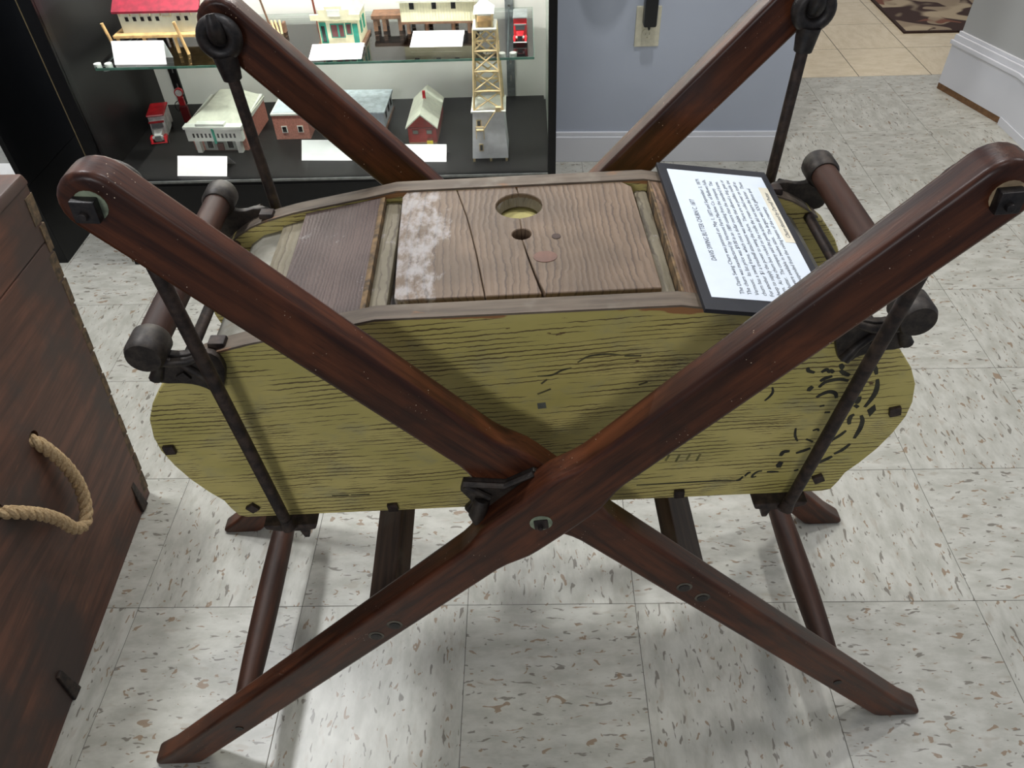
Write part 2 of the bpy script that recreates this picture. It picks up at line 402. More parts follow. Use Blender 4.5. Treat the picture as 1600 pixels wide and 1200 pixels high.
# wall outlet and adapter
ol = thing('wall_outlet', 'ivory duplex outlet plate low on the blue-grey wall', 'outlet', (0.487, wy(0.487), 0.432))
IV = plain('ivory_plastic', (206, 200, 176), 0.4, 0, 0.05)
MB().box(-0.037, 0.037, -0.006, 0.01, -0.058, 0.058).build('cover_plate', IV, ol, 0.003)
sk = MB().prism([(0.016*math.cos(a)*1.05, -0.020+max(-0.0135, min(0.0135, 0.017*math.sin(a)))) for a in [2*PI*k/20 for k in range(20)]], -0.0085, 0, 'y').build('socket', IV, ol)
for x in (-0.006, 0.006): cut(sk, MB().box(x-0.0012, x+0.0012, -0.012, -0.001, -0.021, -0.013))
cut(sk, MB().tube([(0, -0.012, -0.028), (0, -0.001, -0.028)], 0.0026, 12))
ad = thing('power_adapter', 'black power adapter plugged into the ivory wall outlet', 'adapter', (0.487, wy(0.487), 0.432))
MB().box(-0.019, 0.019, -0.05, -0.0085, 0.012, 0.10).build('case', plain('black_plastic', (16, 16, 17), 0.35), ad, 0.005)
MB().tube([(0, -0.03, 0.013), (0, -0.03, 0.005), (0, -0.028, -0.002)], [0.005, 0.004, 0.0015], 10).build('strain_relief', plain('black_plastic', (16, 16, 17), 0.35), ad)

# rug in the hall
rg = thing('area_rug', 'brown and cream scroll-patterned rug on the beige hall tiles', 'rug', (1.767, 2.735, 0.0))
MB().prism([(0.012, 0.012), (0.9, 0.0), (0.9, 1.1), (0.012, 1.1)], 0.0, 0.008, 'z').build('pile', m_rug(), rg)
MB().prism([(0, 0), (0.9, -0.012), (0.9, 0.0), (0.012, 0.012), (0.012, 1.1), (0, 1.1)], 0.0, 0.0085, 'z').build('binding', plain('dark_brown_binding', (58, 38, 28), 0.9), rg)

# unseen oval added above the outlet to cast a rounded shadow down the wall
shadow_caster = [(0.066*math.cos(a), 0.10+(0.13 if math.sin(a) > 0 else 0.11)*math.sin(a)) for a in [2*PI*k/36 for k in range(36)]]
pd = thing('added_shadow_oval', 'unseen dark oval added to cast a shadow on the blue-grey wall', 'shadow_caster', (0.36, wy(0.36), 0.68))
MB().prism(shadow_caster, -0.10, -0.085, 'y').build('oval_plate', DWOOD, pd, 0.003)
MB().tube([(0, 0.004, 0.12), (0, -0.088, 0.12)], 0.008, 10).build('hook', IRON, pd)

# ------------------------------------------------------------------ butter churn
CH = thing('butter_churn', 'mustard-painted swing butter churn hung in a crossed red-brown wooden frame', 'butter churn', (0.122, -0.021, 0), 0.0325)
d_, t_ = 0.236, 0.033
PX = (0.0, 0.609)
# outline of one beam, lower left foot to upper right end
def beam_outline():
    foot = Vector((-0.576, 0.0)); mid = Vector(PX); top = Vector((0.324, 0.972))
    L1 = (mid-foot).length; L2 = (top-mid).length
    d1 = (mid-foot).normalized(); d2 = (top-mid).normalized()
    def hw(s):
        a = abs(s)
        if a < 0.045: return 0.036
        if a > 0.095: return 0.0262
        k = (a-0.045)/0.05; k = k*k*(3-2*k); return 0.036+(0.0262-0.036)*k
    up = []; lo = []
    S = [-(L1-0.03)+i*(L1-0.03-0.10)/8 for i in range(9)]+[-0.095+i*0.19/14 for i in range(15)]+[0.10+i*(L2-0.10)/8 for i in range(9)]
    for s in S:
        dd = d1 if s < -0.03 else d2 if s > 0.03 else (d1.lerp(d2, (s+0.03)/0.06)).normalized()
        c = mid+(d1 if s < 0 else d2)*s; n = Vector((-dd.y, dd.x))
        up.append(c+n*hw(s)); lo.append(c-n*hw(s))
    end = []
    n2 = Vector((-d2.y, d2.x))
    for k in range(1, 12):
        a = PI/2-PI*k/12
        end.append(top+(d2*math.cos(a)+n2*math.sin(a))*0.0262)
    return up+end+lo[::-1]+[Vector((-0.547, 0.0)), Vector((-0.603, 0.0)), Vector((-0.612, 0.005)), Vector((-0.606, 0.013))]
BO = beam_outline()
ang = math.radians(47.6)
def make_beam(sign):
    R2 = Matrix.Rotation(-ang if sign > 0 else -(PI-ang), 4, 'Y')
    Ri = R2.inverted()
    poly = []
    for p in BO:
        q = Ri @ Vector((p.x*sign-0, 0, p.y-PX[1])); poly.append((q.x, q.z))
    mb = MB().prism(poly, 0, t_)
    me = mb.mesh('leg_beam', 0.0062, 4); me.materials.append(VARN)
    return me, Matrix.Translation((0, 0, PX[1])) @ R2
beams = []
meA, MA = make_beam(1); meB, MBm = make_beam(-1)
def put(me, M, y, name='leg_beam'):
    o = link(name, me, CH, Matrix.Translation((0, y, 0)) @ M); weigh(o); return o
bA = put(meA, MA, -d_); bB = put(meB, MBm, -d_+t_); cA = put(meA, MA, d_-t_); cB = put(meB, MBm, d_-2*t_)
# hardware is placed in churn coordinates; it is parented to its beam
def sub(mb, name, mat, par, bevel=0):
    o = mb.build(name, mat, par, bevel); o.matrix_basis = par.matrix_basis.inverted(); return o
def nut(x, z, y, s, par, rot=0.2, mat=IRON, th=0.006, sgn=-1, name='nut', stud=True):
    c, q = math.cos(rot)*s, math.sin(rot)*s
    poly = [(x+c-q, z+c+q), (x-c-q, z+c-q), (x-c+q, z-c-q), (x+c+q, z-c+q)]
    mb = MB().prism(poly, min(y, y+sgn*th), max(y, y+sgn*th))
    o = sub(mb, name, mat, par, 0.0012)
    if stud:
        sub(MB().tube([(x-0.1*s, y, z-0.2*s), (x-0.1*s, y+sgn*(th+0.004), z-0.2*s)], [s*0.42, s*0.36], 12), 'bolt', mat, par, 0.0006)
    return o
def disc(x, z, y, r, th, par, name, mat, sgn=-1):
    return sub(MB().tube([(x, y+0.002, z), (x, y+sgn*th, z)], r, 20), name, mat, par)
VERD = plain('pale_green_verdigris', (128, 136, 112), 0.8, 0, 0.3)
DIRT = plain('dusty_grey_recess', (92, 86, 74), 0.9, 0, 0.3)
disc(0.325, 0.972, -d_, 0.0122, 0.0006, bA, 'washer', plain('pale_wood_ring', (170, 146, 112), 0.8, 0, 0.25)); nut(0.324, 0.971, -d_, 0.0088, bA, 0.05, th=0.009)
disc(-0.325, 0.973, -d_+t_, 0.0122, 0.0006, bB, 'washer', VERD); nut(-0.327, 0.972, -d_+t_, 0.0090, bB, -0.08, th=0.009)
disc(0.0, 0.609, -d_, 0.0118, 0.0007, bA, 'washer', VERD); nut(0.0, 0.608, -d_, 0.0072, bA, 0.1, th=0.003, mat=RUST)
for x, z, k in ((-0.177, 0.413, 0), (-0.203, 0.388, 1)):
    disc(x, z, -d_, 0.0098, 0.0005, bA, 'washer', DIRT); disc(x, z-0.001, -d_, 0.0068, 0.0016, bA, 'bolt', IRON)
for x, z, k in ((0.178, 0.418, 0), (0.204, 0.392, 1)):
    disc(x, z, -d_+t_, 0.0098, 0.0005, bB, 'washer', DIRT); disc(x, z-0.001, -d_+t_, 0.0068, 0.0016, bB, 'bolt', IRON)
disc(-0.443, 0.129, -d_, 0.006, 0.001, bA, 'dowel_end', IRON); disc(0.443, 0.134, -d_+t_, 0.006, 0.001, bB, 'dowel_end', IRON)
# pivot casting on the face of the inner beam
y0 = -d_+t_
pc = [(-0.078, 0.648), (-0.035, 0.642), (-0.006, 0.660), (0.02, 0.64), (0.03, 0.60), (-0.02, 0.585), (-0.05, 0.590), (-0.058, 0.572), (-0.070, 0.571), (-0.074, 0.588), (-0.080, 0.60), (-0.071, 0.612), (-0.082, 0.632)]
sub(MB().prism(pc, y0-0.006, y0+0.0005), 'pivot_casting', BRACK, bB, 0.0015)
for (p, q) in (((-0.078, 0.646), (-0.036, 0.640)), ((-0.036, 0.640), (-0.006, 0.658)), ((-0.076, 0.643), (-0.052, 0.622))):
    sub(MB().tube([(p[0], y0-0.008, p[1]), (q[0], y0-0.008, q[1])], 0.0035, 8), 'rib', BRACK, bB)
sub(MB().tube([(-0.060, y0-0.006, 0.618), (-0.066, y0-0.010, 0.598), (-0.064, y0-0.008, 0.574)], [0.008, 0.010, 0.006], 10), 'casting_tongue', BRACK, bB)
# stretchers
for sg in (-1, 1):
    ys = [-0.205+0.41*i/16 for i in range(17)]
    rs = [0.0145+0.0055*math.sin(PI*i/16)**0.8 for i in range(17)]
    ya, yb = (-0.21, 0.21) if sg < 0 else (-0.175, 0.175)
    pts = [(sg*0.443, ya+(yb-ya)*i/16, 0.132) for i in range(17)]
    MB().tube(pts, rs, 18).build('round_stretcher', DWOOD, CH)
    q = Matrix.Rotation(-ang*sg if sg < 0 else -ang, 4, 'Y')
    dirv = Vector((math.cos(ang), math.sin(ang))) if sg < 0 else Vector((-math.cos(ang), math.sin(ang)))
    nv = Vector((-dirv.y, dirv.x)); c = Vector((sg*0.190, 0.402))
    poly = [tuple(c+dirv*a*0.030+nv*b*0.011) for a, b in ((-1, -1), (1, -1), (1, 1), (-1, 1))]
    MB().prism(poly, ya+0.002, yb-0.002).build('flat_stretcher', FLATW, CH, 0.003)
# hanger rods with eyes and pins
YR = 0.151
for sx in (-1, 1):
    for sy in (-1, 1):
        outer = (sx > 0)
        ybeam = sy*(d_-t_) if outer else sy*(d_-2*t_)
        xt, zt, xb, zb = sx*0.326, ((0.950 if sy < 0 else 0.958) if outer else 0.962), sx*0.300, 0.506
        hk = 0.45 if sy < 0 else 1.0
        y = sy*(0.189 if outer else 0.161); yb = sy*YR
        rod = MB().tube([(xt-sx*0.0015, y, zt-0.03), (xb, yb, zb)], 0.0068, 12).build('hanger_rod', RUST, CH)
        ey = MB().torus((xt, y, zt), 0.0165, 0.0085, 28, 12, 1.1)
        ey.tube([(xt, y, zt-0.018), (xt-sx*0.001, y, zt-0.030), (xt-sx*0.0015, y, zt-0.045)], [0.0135, 0.0125, 0.0105], 14)
        ey.build('eye', IRON, rod)
        pin = MB().tube([(xt, ybeam+sy*0.004, zt+0.002), (xt, y+sy*0.004, zt+0.002), (xt, y-sy*0.004, zt+0.001)], [0.012, 0.0115, 0.0105], 14)
        pin.tube([(xt, y-sy*0.002, zt+0.002), (xt-sx*0.001, y-sy*0.010, zt+0.008*hk), (xt-sx*0.002, y-sy*0.014, zt+0.018*hk), (xt-sx*0.001, y-sy*0.012, zt+0.028*hk)], [0.0105, 0.0095, 0.0075, 0.0045], 12)
        pin.build('pin', IRON, CH)
        MB().tube([(xb, yb, zb+0.012), (xb, yb, zb-0.004), (xb-sx*0.004, yb-sy*0.006, zb-0.009)], [0.0073, 0.0085, 0.006], 10).build('rod_hook', RUST, rod)

# ---- churn body (tilted slightly on its rods)
TILT = Matrix.Translation((-0.005, 0, 0.655)) @ Matrix.Rotation(-0.012, 4, 'Y') @ Matrix.Translation((0, 0, -0.655))
half = [(0.0, 0.80), (0.147, 0.80), (0.172, 0.795), (0.27, 0.7785), (0.31, 0.7685), (0.332, 0.760), (0.356, 0.745), (0.378, 0.726), (0.396, 0.702), (0.408, 0.678), (0.414, 0.650), (0.414, 0.628), (0.408, 0.602), (0.398, 0.576), (0.384, 0.551), (0.372, 0.534), (0.368, 0.518), (0.362, 0.503), (0.352, 0.500)]
prof = half[1:]+[(-x, z) for x, z in half[::-1][:-1]]
W2, W1 = 0.130, 0.1095
def topz(x):
    x = abs(x)
    for (a, za), (b, zb) in zip(half, half[1:]):
        if a <= x <= b: return za+(zb-za)*(x-a)/(b-a) if b > a else za
    return 0.7
sides = []
for sy in (-1, 1):
    sb = MB().prism(prof, min(sy*W1, sy*W2), max(sy*W1, sy*W2)).build('side_board', YEL, CH, 0.0012, 1, M=TILT)
    sides.append(sb)
    # bare worn top edge strip of the board
    pts = [x for x in [-0.366+0.732*k/40 for k in range(41)]]
    vs = []; fs = []
    a, b = sorted((sy*(W1-0.0006), sy*(W2+0.0006)))
    for x in pts:
        z = topz(x)+0.0008
        vs += [(x, a, z), (x, b, z)]
    n = len(pts)
    for k in range(n-1): fs.append((2*k, 2*k+1, 2*k+3, 2*k+2))
    lo = len(vs)
    for x in pts:
        z = topz(x)-0.0016
        vs += [(x, a, z), (x, b, z)]
    for k in range(n-1):
        fs.append((2*k, 2*k+2, lo+2*k+2, lo+2*k)); fs.append((2*k+1, lo+2*k+1, lo+2*k+3, 2*k+3))
    MB().add(vs, fs).build('worn_edge', EDGE, sb)
def snut(par, x, z, y, s, rot=0.3, sgn=-1, mat=RUST, th=0.005):
    c, q = math.cos(rot)*s, math.sin(rot)*s
    MB().prism([(x+c-q, z+c+q), (x-c-q, z+c-q), (x-c+q, z-c-q), (x+c+q, z-c+q)], min(y, y+sgn*th), max(y, y+sgn*th)).build('square_nut', mat, par, 0.001)
for sy, sb in zip((-1, 1), sides):
    for (x, z, r) in ((-0.402, 0.632, 0.05), (-0.340, 0.521, 0.6), (-0.172, 0.510, 0.05), (0.176, 0.511, 0.05), (0.340, 0.528, 0.5), (0.397, 0.640, 0.25)):
        snut(sb, x, z, sy*W2, 0.0062, r, sy)
# top edge lag bolts
for sb, yv in zip(sides, (-0.119, 0.119)):
    for sx in (-1, 1):
        x = sx*0.308; z = topz(x)
        MB().hexa([(x-0.009, yv-0.008, z-0.001+0.002*sx*-1), (x+0.009, yv-0.008, z-0.001), (x+0.009, yv+0.008, z-0.001), (x-0.009, yv+0.008, z-0.001)],
                  [(x-0.008, yv-0.007, z+0.008), (x+0.008, yv-0.007, z+0.007), (x+0.008, yv+0.007, z+0.007), (x-0.008, yv+0.007, z+0.008)]).build('lag_bolt', RUST, sb, 0.0015)
# stencil marks on the near board: dashed scrolls, border line and faded lettering traces
near = sides[0]
STEN = plain('faded_black_stencil_paint', (48, 46, 34), 0.8, 0, 0.35)
TI = TILT.inverted()
def stroke(pts, wd, name='stencil_mark', mat=STEN):
    cp = catmull([Vector((TI @ Vector((x, 0, z))).xz) for x, z in pts], 5) if len(pts) > 2 else [Vector((TI @ Vector((x, 0, z))).xz) for x, z in pts]
    L, Rr = [], []
    for i, p in enumerate(cp):
        tt = (cp[min(i+1, len(cp)-1)]-cp[max(i-1, 0)]).normalized(); n = Vector((-tt.y, tt.x))
        k = 0.55+0.45*math.sin(PI*(i+0.5)/len(cp)); L.append(p+n*wd*k/2); Rr.append(p-n*wd*k/2)
    MB().prism([tuple(q) for q in L+Rr[::-1]], -W2-0.0003, -W2+0.0002).build(name, mat, near)
dash = [[(0.314, 0.717), (0.317, 0.712), (0.319, 0.711)], [(0.316, 0.708), (0.322, 0.703), (0.328, 0.7)], [(0.346, 0.716), (0.352, 0.709), (0.356, 0.7)], [(0.359, 0.693), (0.362, 0.683), (0.363, 0.672), (0.361, 0.661), (0.358, 0.651)], [(0.281, 0.714), (0.283, 0.709), (0.29, 0.706)], [(0.297, 0.706), (0.301, 0.71), (0.303, 0.708)], [(0.304, 0.705), (0.306, 0.708), (0.31, 0.705)], [(0.299, 0.693), (0.303, 0.697), (0.31, 0.7)], [(0.3, 0.684), (0.304, 0.691), (0.311, 0.694), (0.32, 0.695), (0.329, 0.692)], [(0.29, 0.679), (0.291, 0.683), (0.293, 0.686)], [(0.301, 0.669), (0.306, 0.674), (0.313, 0.677), (0.32, 0.674), (0.323, 0.667)], [(0.343, 0.683), (0.346, 0.679), (0.344, 0.676)], [(0.348, 0.668), (0.348, 0.661), (0.347, 0.657)], [(0.346, 0.655), (0.351, 0.651)], [(0.35, 0.64), (0.347, 0.637), (0.347, 0.63), (0.349, 0.624)], [(0.358, 0.638), (0.362, 0.629), (0.363, 0.617), (0.362, 0.607), (0.361, 0.6)], [(0.348, 0.614), (0.343, 0.606), (0.335, 0.597)], [(0.359, 0.591), (0.353, 0.581), (0.345, 0.574)], [(0.344, 0.57), (0.337, 0.564), (0.33, 0.559)], [(0.3, 0.578), (0.308, 0.582), (0.315, 0.586)], [(0.283, 0.574), (0.285, 0.581), (0.292, 0.582)], [(0.306, 0.602), (0.315, 0.597)], [(0.239, 0.532), (0.243, 0.533), (0.246, 0.539)], [(0.248, 0.539), (0.251, 0.545), (0.254, 0.546)], [(0.262, 0.538), (0.257, 0.537), (0.258, 0.542), (0.262, 0.547), (0.267, 0.548)], [(0.273, 0.546), (0.279, 0.546), (0.287, 0.545)], [(0.305, 0.546), (0.31, 0.548)], [(0.25, 0.687), (0.252, 0.68), (0.25, 0.673), (0.246, 0.667)], [(0.29, 0.621), (0.292, 0.609), (0.297, 0.599)], [(0.31, 0.616), (0.315, 0.618), (0.317, 0.615)], [(0.308, 0.655), (0.313, 0.656)], [(0.316, 0.645), (0.322, 0.645)]]
for k, dd in enumerate(dash): stroke(dd, random.uniform(0.0042, 0.0058) if k < 21 else 0.0030)
for dd in [[(0.362, 0.646), (0.368, 0.655), (0.372, 0.646), (0.368, 0.635)], [(0.334, 0.646), (0.337, 0.652), (0.344, 0.646), (0.338, 0.642)], [(0.281, 0.558), (0.284, 0.565), (0.289, 0.562), (0.288, 0.553), (0.283, 0.553)]]:
    MB().prism([tuple((TI @ Vector((x, 0, z))).xz) for x, z in dd], -W2-0.0003, -W2+0.0002).build('stencil_mark', STEN, near)
for dd in [[(0.002, 0.716), (0.017, 0.717), (0.027, 0.723), (0.037, 0.726)], [(0.006, 0.705), (0.012, 0.711)], [(0.002, 0.69), (0.016, 0.697)], [(0.043, 0.733), (0.054, 0.741), (0.072, 0.743), (0.086, 0.741)], [(0.09, 0.74), (0.107, 0.739)], [(0.108, 0.698), (0.117, 0.702)]]+[[(-0.245, 0.532), (-0.225, 0.532)], [(-0.222, 0.532), (-0.20, 0.532)]]: stroke(dd, 0.0024, mat=plain('half_faded_stencil', (84, 78, 48), 0.8, 0, 0.4))
stroke([(0.120, 0.5300), (0.160, 0.5312), (0.200, 0.5322), (0.239, 0.532)], 0.0022)
stroke([(0.002, 0.672), (0.011, 0.673)], 0.010, mat=plain('dull_grey_lead_patch', (104, 106, 96), 0.5, 0.3))
for k in range(9): stroke([(0.09+0.012*k, 0.571+0.002*(k % 2)), (0.093+0.012*k, 0.583)], 0.003, mat=plain('very_faded_stencil', (112, 106, 58), 0.7, 0, 0.3))
# bottom, ends and interior
MB().box(-0.352, 0.352, -W1, W1, 0.5005, 0.515).build('bottom_board', YEL, CH, M=TILT)
for sx in (-1, 1):
    inner = [(0.258, 0.7590), (0.289, 0.7555), (0.316, 0.749), (0.334, 0.737), (0.348, 0.714), (0.356, 0.684), (0.360, 0.64), (0.356, 0.60), (0.344, 0.56), (0.338, 0.514)]
    vs = []; fs = []; n = len(inner)
    for y in (-W1-0.001, W1+0.001):
        for off_ in (0, 0.006):
            for x, z in inner: vs.append((sx*(x-off_), y, z-off_*0.7))
    for k in range(n-1):
        fs += [(k, k+1, 2*n+k+1, 2*n+k), (n+k, n+k+1, 3*n+k+1, 3*n+k)]
    fs += [(0, n, 3*n, 2*n), (n-1, 2*n-1, 4*n-1, 3*n-1)]
    MB().add(vs, fs).build('zinc_end_sheet', ZINC, CH, M=TILT)
    MB().tube([(sx*0.354, -W1-0.002, 0.738), (sx*0.354, W1+0.002, 0.738)], 0.0062, 12).build('cross_pin', RUST, CH, M=TILT)
    # cradle bar under the body carrying the rods
    cb = [(sx*0.264, 0.501), (sx*0.330, 0.501), (sx*0.328, 0.494), (sx*0.312, 0.489), (sx*0.284, 0.488), (sx*0.268, 0.491)]
    MB().prism(cb, -0.146, 0.146).build('cradle_bar', RUST, CH, 0.0015, M=TILT)
    for sy in (-1, 1):
        a_, b_ = sorted((sy*0.144, sy*0.130))
        MB().prism([(sx*0.276, 0.490), (sx*0.290, 0.490), (sx*0.286, 0.472), (sx*0.280, 0.472)], a_, b_).build('lug', RUST, CH, 0.001, M=TILT)
    # handle dowel, caps and the brackets that hold it
    hx, hz = sx*0.366, 0.786
    h = MB().tube([(hx, -0.135, hz), (hx, -0.06, hz), (hx, 0.06, hz), (hx, 0.135, hz)], [0.0150, 0.0155, 0.0155, 0.0150], 22).build('handle', DWOOD, CH, M=TILT)
    for sy in (-1, 1):
        cpm = MB().tube([(hx, sy*0.122, hz), (hx, sy*0.126, hz), (hx, sy*0.150, hz), (hx, sy*0.155, hz)], [0.0165, 0.0190, 0.0190, 0.0165], 26)
        cpm.build('handle_cap', BRACK, h)
        yb = sy*W2
        br = [(0.357, 0.775), (0.340, 0.772), (0.322, 0.777), (0.306, 0.771), (0.302, 0.756), (0.306, 0.740), (0.314, 0.722), (0.324, 0.719), (0.332, 0.728), (0.346, 0.734), (0.372, 0.735), (0.380, 0.742), (0.378, 0.753), (0.370, 0.760), (0.366, 0.766), (0.380, 0.776), (0.374, 0.790), (0.360, 0.788)]
        a, b = sorted((yb-sy*0.002, yb+sy*0.0065))
        bk = MB().prism([(sx*x, z) for x, z in smooth_closed(br, 1)], a, b).build('handle_bracket', BRACK, sides[0 if sy < 0 else 1], 0.002)
        rib = MB()
        yr = yb+sy*0.0075
        rib.tube([(sx*0.366, yr+sy*0.003, 0.774), (sx*0.352, yr, 0.765), (sx*0.334, yr, 0.766), (sx*0.318, yr, 0.772)], [0.008, 0.0055, 0.005, 0.004], 10)
        rib.tube([(sx*0.366, yr+sy*0.003, 0.774), (sx*0.366, yr, 0.760), (sx*0.374, yr, 0.745)], [0.008, 0.0055, 0.007], 10)
        rib.tube([(sx*0.344, yr, 0.764), (sx*0.326, yr, 0.744), (sx*0.317, yr, 0.727)], [0.004, 0.0045, 0.0065], 10)
        rib.build('bracket_rib', BRACK, sides[0 if sy < 0 else 1])
        snut(sides[0 if sy < 0 else 1], sx*0.346, 0.745, yb+sy*0.006, 0.0055, 0.5, sy, BRACK, 0.004)
# top planks between the side boards
def deckplank(x0, x1, dz, th, name, mat, y0=-W1, y1=W1, flat=False, bevel=0.0012):
    xs = [x0, (x0+x1)/2, x1]
    zt = [topz(x)+dz if not flat else dz for x in xs]
    poly = list(zip(xs, zt))+[(x, z-th) for x, z in list(zip(xs, zt))[::-1]]
    return MB().prism(poly, y0, y1).build(name, mat, CH, bevel, M=TILT)
deckplank(-0.258, -0.160, -0.0035, 0.02, 'top_plank', PLANK)
deckplank(-0.289, -0.2595, -0.0125, 0.012, 'top_plank', GREYW)
deckplank(-0.1595, -0.140, 0.786, 0.014, 'rabbet_ledge', GREYW, flat=True, bevel=0.003)
deckplank(0.1345, 0.1505, 0.787, 0.014, 'rabbet_ledge', GREYW, flat=True, bevel=0.004)
deckplank(0.1515, 0.172, -0.001, 0.02, 'top_plank', RAIL)
deckplank(0.1725, 0.285, -0.004, 0.02, 'top_plank', PLANK)
TANE = plain('bare_tan_broken_edge', (106, 84, 56), 0.8, 0, 0.5, 70)
deckplank(-0.1655, -0.1592, -0.0030, 0.018, 'broken_edge', TANE)
deckplank(0.1508, 0.1545, -0.0006, 0.018, 'broken_edge', TANE)
# lid: three boards, split along its cracks, with a round sight hole and a small vent hole
LX0, LX1, LY0, LY1, LZ = -0.1375, 0.1325, -0.0990, 0.1088, 0.7985
hc, hr, vc, vr = (-0.002, 0.067), 0.0265, (-0.001, 0.008), 0.0105
def arc(c, r, side):
    return [(c[0]+side*r*math.cos(a), c[1]+r*math.sin(a)) for a in [PI/2-PI*k/16 for k in range(17)]]
def crack(side):
    e = 0.0007*side
    pts = [(-0.004+e, LY1)]+[(x, y) for x, y in arc(hc, hr, side)]+[(x, y) for x, y in arc(vc, vr, side)]
    pts += [(0.0035+e, -0.03), (0.010+e*1.3, -0.068), (0.0165+e*2.2, LY0)]
    return pts
c1 = lambda e: [(-0.074+e, LY1), (-0.0605+e, 0.045), (-0.0505+e, -0.02), (-0.041+e, LY0)]
left = [(LX0+0.004, LY1), (LX0, LY1-0.01), (LX0+0.0025, 0.0), (LX0+0.0065, LY0+0.006), (LX0+0.010, LY0)]
b1 = left[::-1]+c1(-0.0004)
b2 = c1(0.0004)[::-1]+crack(-1)
b3 = crack(1)[::-1]+[(LX1-0.012, LY1), (LX1-0.002, LY1-0.012), (LX1+0.001, LY0)]
for poly in (b1, b2, b3):
    MB().prism(poly, LZ-0.019, LZ, 'z').build('lid_board', LID, CH, 0.0009, 1, M=TILT)
MB().tube([(hc[0], hc[1], 0.770), (hc[0], hc[1], 0.7785)], 0.034, 28).build('hole_shutter', plain('olive_painted_disc', (196, 184, 116), 0.6), CH, M=TILT)
MB().box(LX0-0.01, LX1+0.01, -W1, W1, 0.752, 0.762).build('lid_batten', LID, CH, M=TILT)
rim = MB()
for k in range(28):
    a0, a1 = 2*PI*k/28, 2*PI*(k+1)/28
    q = lambda a, r, z: (hc[0]+r*math.cos(a), hc[1]+r*math.sin(a), z)
    rim.add([q(a0, 0.0275, LZ-0.003), q(a1, 0.0275, LZ-0.003), q(a1, 0.0225, LZ-0.015), q(a0, 0.0225, LZ-0.015), q(a0, 0.0275, LZ-0.015), q(a1, 0.0275, LZ-0.015)], [(0, 1, 2, 3), (3, 2, 5, 4), (0, 4, 5, 1)])
rim.build('hole_rim', GREYW, CH, M=TILT)
MB().tube([(0.036, 0.0, LZ-0.002), (0.036, 0.0, LZ+0.0006)], 0.005, 14).build('wood_plug', plain('dark_plug', (74, 58, 50), 0.8), CH, M=TILT)
MB().prism([(0.022+0.0125*math.cos(2*PI*k/20), -0.037+0.010*math.sin(2*PI*k/20)) for k in range(20)], LZ-0.001, LZ+0.0005, 'z').build('wax_stain', plain('reddish_worn_patch', (112, 76, 60), 0.6), CH, M=TILT)

# ------------------------------------------------------------------ label card lying on the churn
ax, az, bx, bz = 0.157, 0.8035, 0.290, 0.7845
wdt = math.hypot(bx-ax, bz-az); sl = math.atan2(az-bz, bx-ax)
chM = Matrix.Translation((0.122, -0.021, 0)) @ Matrix.Rotation(0.0325, 4, 'Z')
SG = thing('label_card', 'white typed information sheet on a black backing board lying on the churn lid', 'sign')
SG.matrix_world = chM @ Matrix.Translation((ax, 0, az+0.0015)) @ Matrix.Rotation(sl, 4, 'Y')
# local axes: +x down the sheet, +y along the lines of text
MB().box(0, wdt, -0.147, 0.134, 0.0, 0.005).build('backing_board', plain('black_foam_board', (24, 25, 32), 0.6), SG, 0.0006)
pp = MB().box(0.010, wdt-0.0085, -0.128, 0.119, 0.005, 0.0055).build('paper_sheet', plain('bluish_white_paper', (222, 230, 238), 0.45, 0, 0.01), SG, smooth=False)
INK = plain('grey_black_ink', (70, 74, 84), 0.7, 0, 0.05)
def write(s, x, y, length, size, parent, shear=0.0, name='lettering', z=0.0057):
    me = text_mesh(s, size, shear=shear); xs = [v.co.x for v in me.vertices]
    k = length/(max(xs)-min(xs)); x0 = min(xs)
    for v in me.vertices:
        a, b = (v.co.x-x0)*k, v.co.y
        v.co = Vector((x-b, y+a, z))
    me.materials.append(INK); return link(name, me, parent)
write('DAVIS SWING BUTTER CHURN C. 1877', 0.0290, -0.066, 0.118, 0.0078, pp)
lines = [('The Davis Swing Churn was patented on May 1, 1877 and September 3, 1879.', 0.221),
         ('The churn was manufactured by Vermont Farm Machine Co. of Bellows Falls,', 0.220),
         ('Vermont.  Its list price was $9.00 in an 1889 catalog from the company.  The', 0.217),
         ('churn has a swing frame, which cost a dollar more than the standard frame.', 0.218),
         ('For another $1 a treadmill attachment was available that allowed a dog, goat or', 0.223),
         ('sheep to supply the power to swing the churn.  There are no paddles inside the', 0.223),
         ('churn.  As the churn box rocked on the cradle the cream rolled over on itself to', 0.221),
         ('make butter.  The company said the gentle action did not injure the butter.  These', 0.222),
         ('churns were available in twelve sizes.  The largest was XXX gallons and', 0.208),
         ('had to be suspended from the ceiling beams of the creamery.', 0.170)]
for k, (s, L) in enumerate(lines): write(s, 0.0445+k*0.0074, -0.120, L, 0.0062, pp)
stk = MB().box(wdt-0.0195, wdt-0.0085, -0.021, 0.093, 0.0055, 0.0059).build('donor_sticker', plain('cream_sticker', (226, 218, 196), 0.5, 0, 0.02), SG, smooth=False)
write('Churn donated by Darrell Potter', wdt-0.0115, -0.012, 0.094, 0.0068, stk, 0.25, z=0.0061)

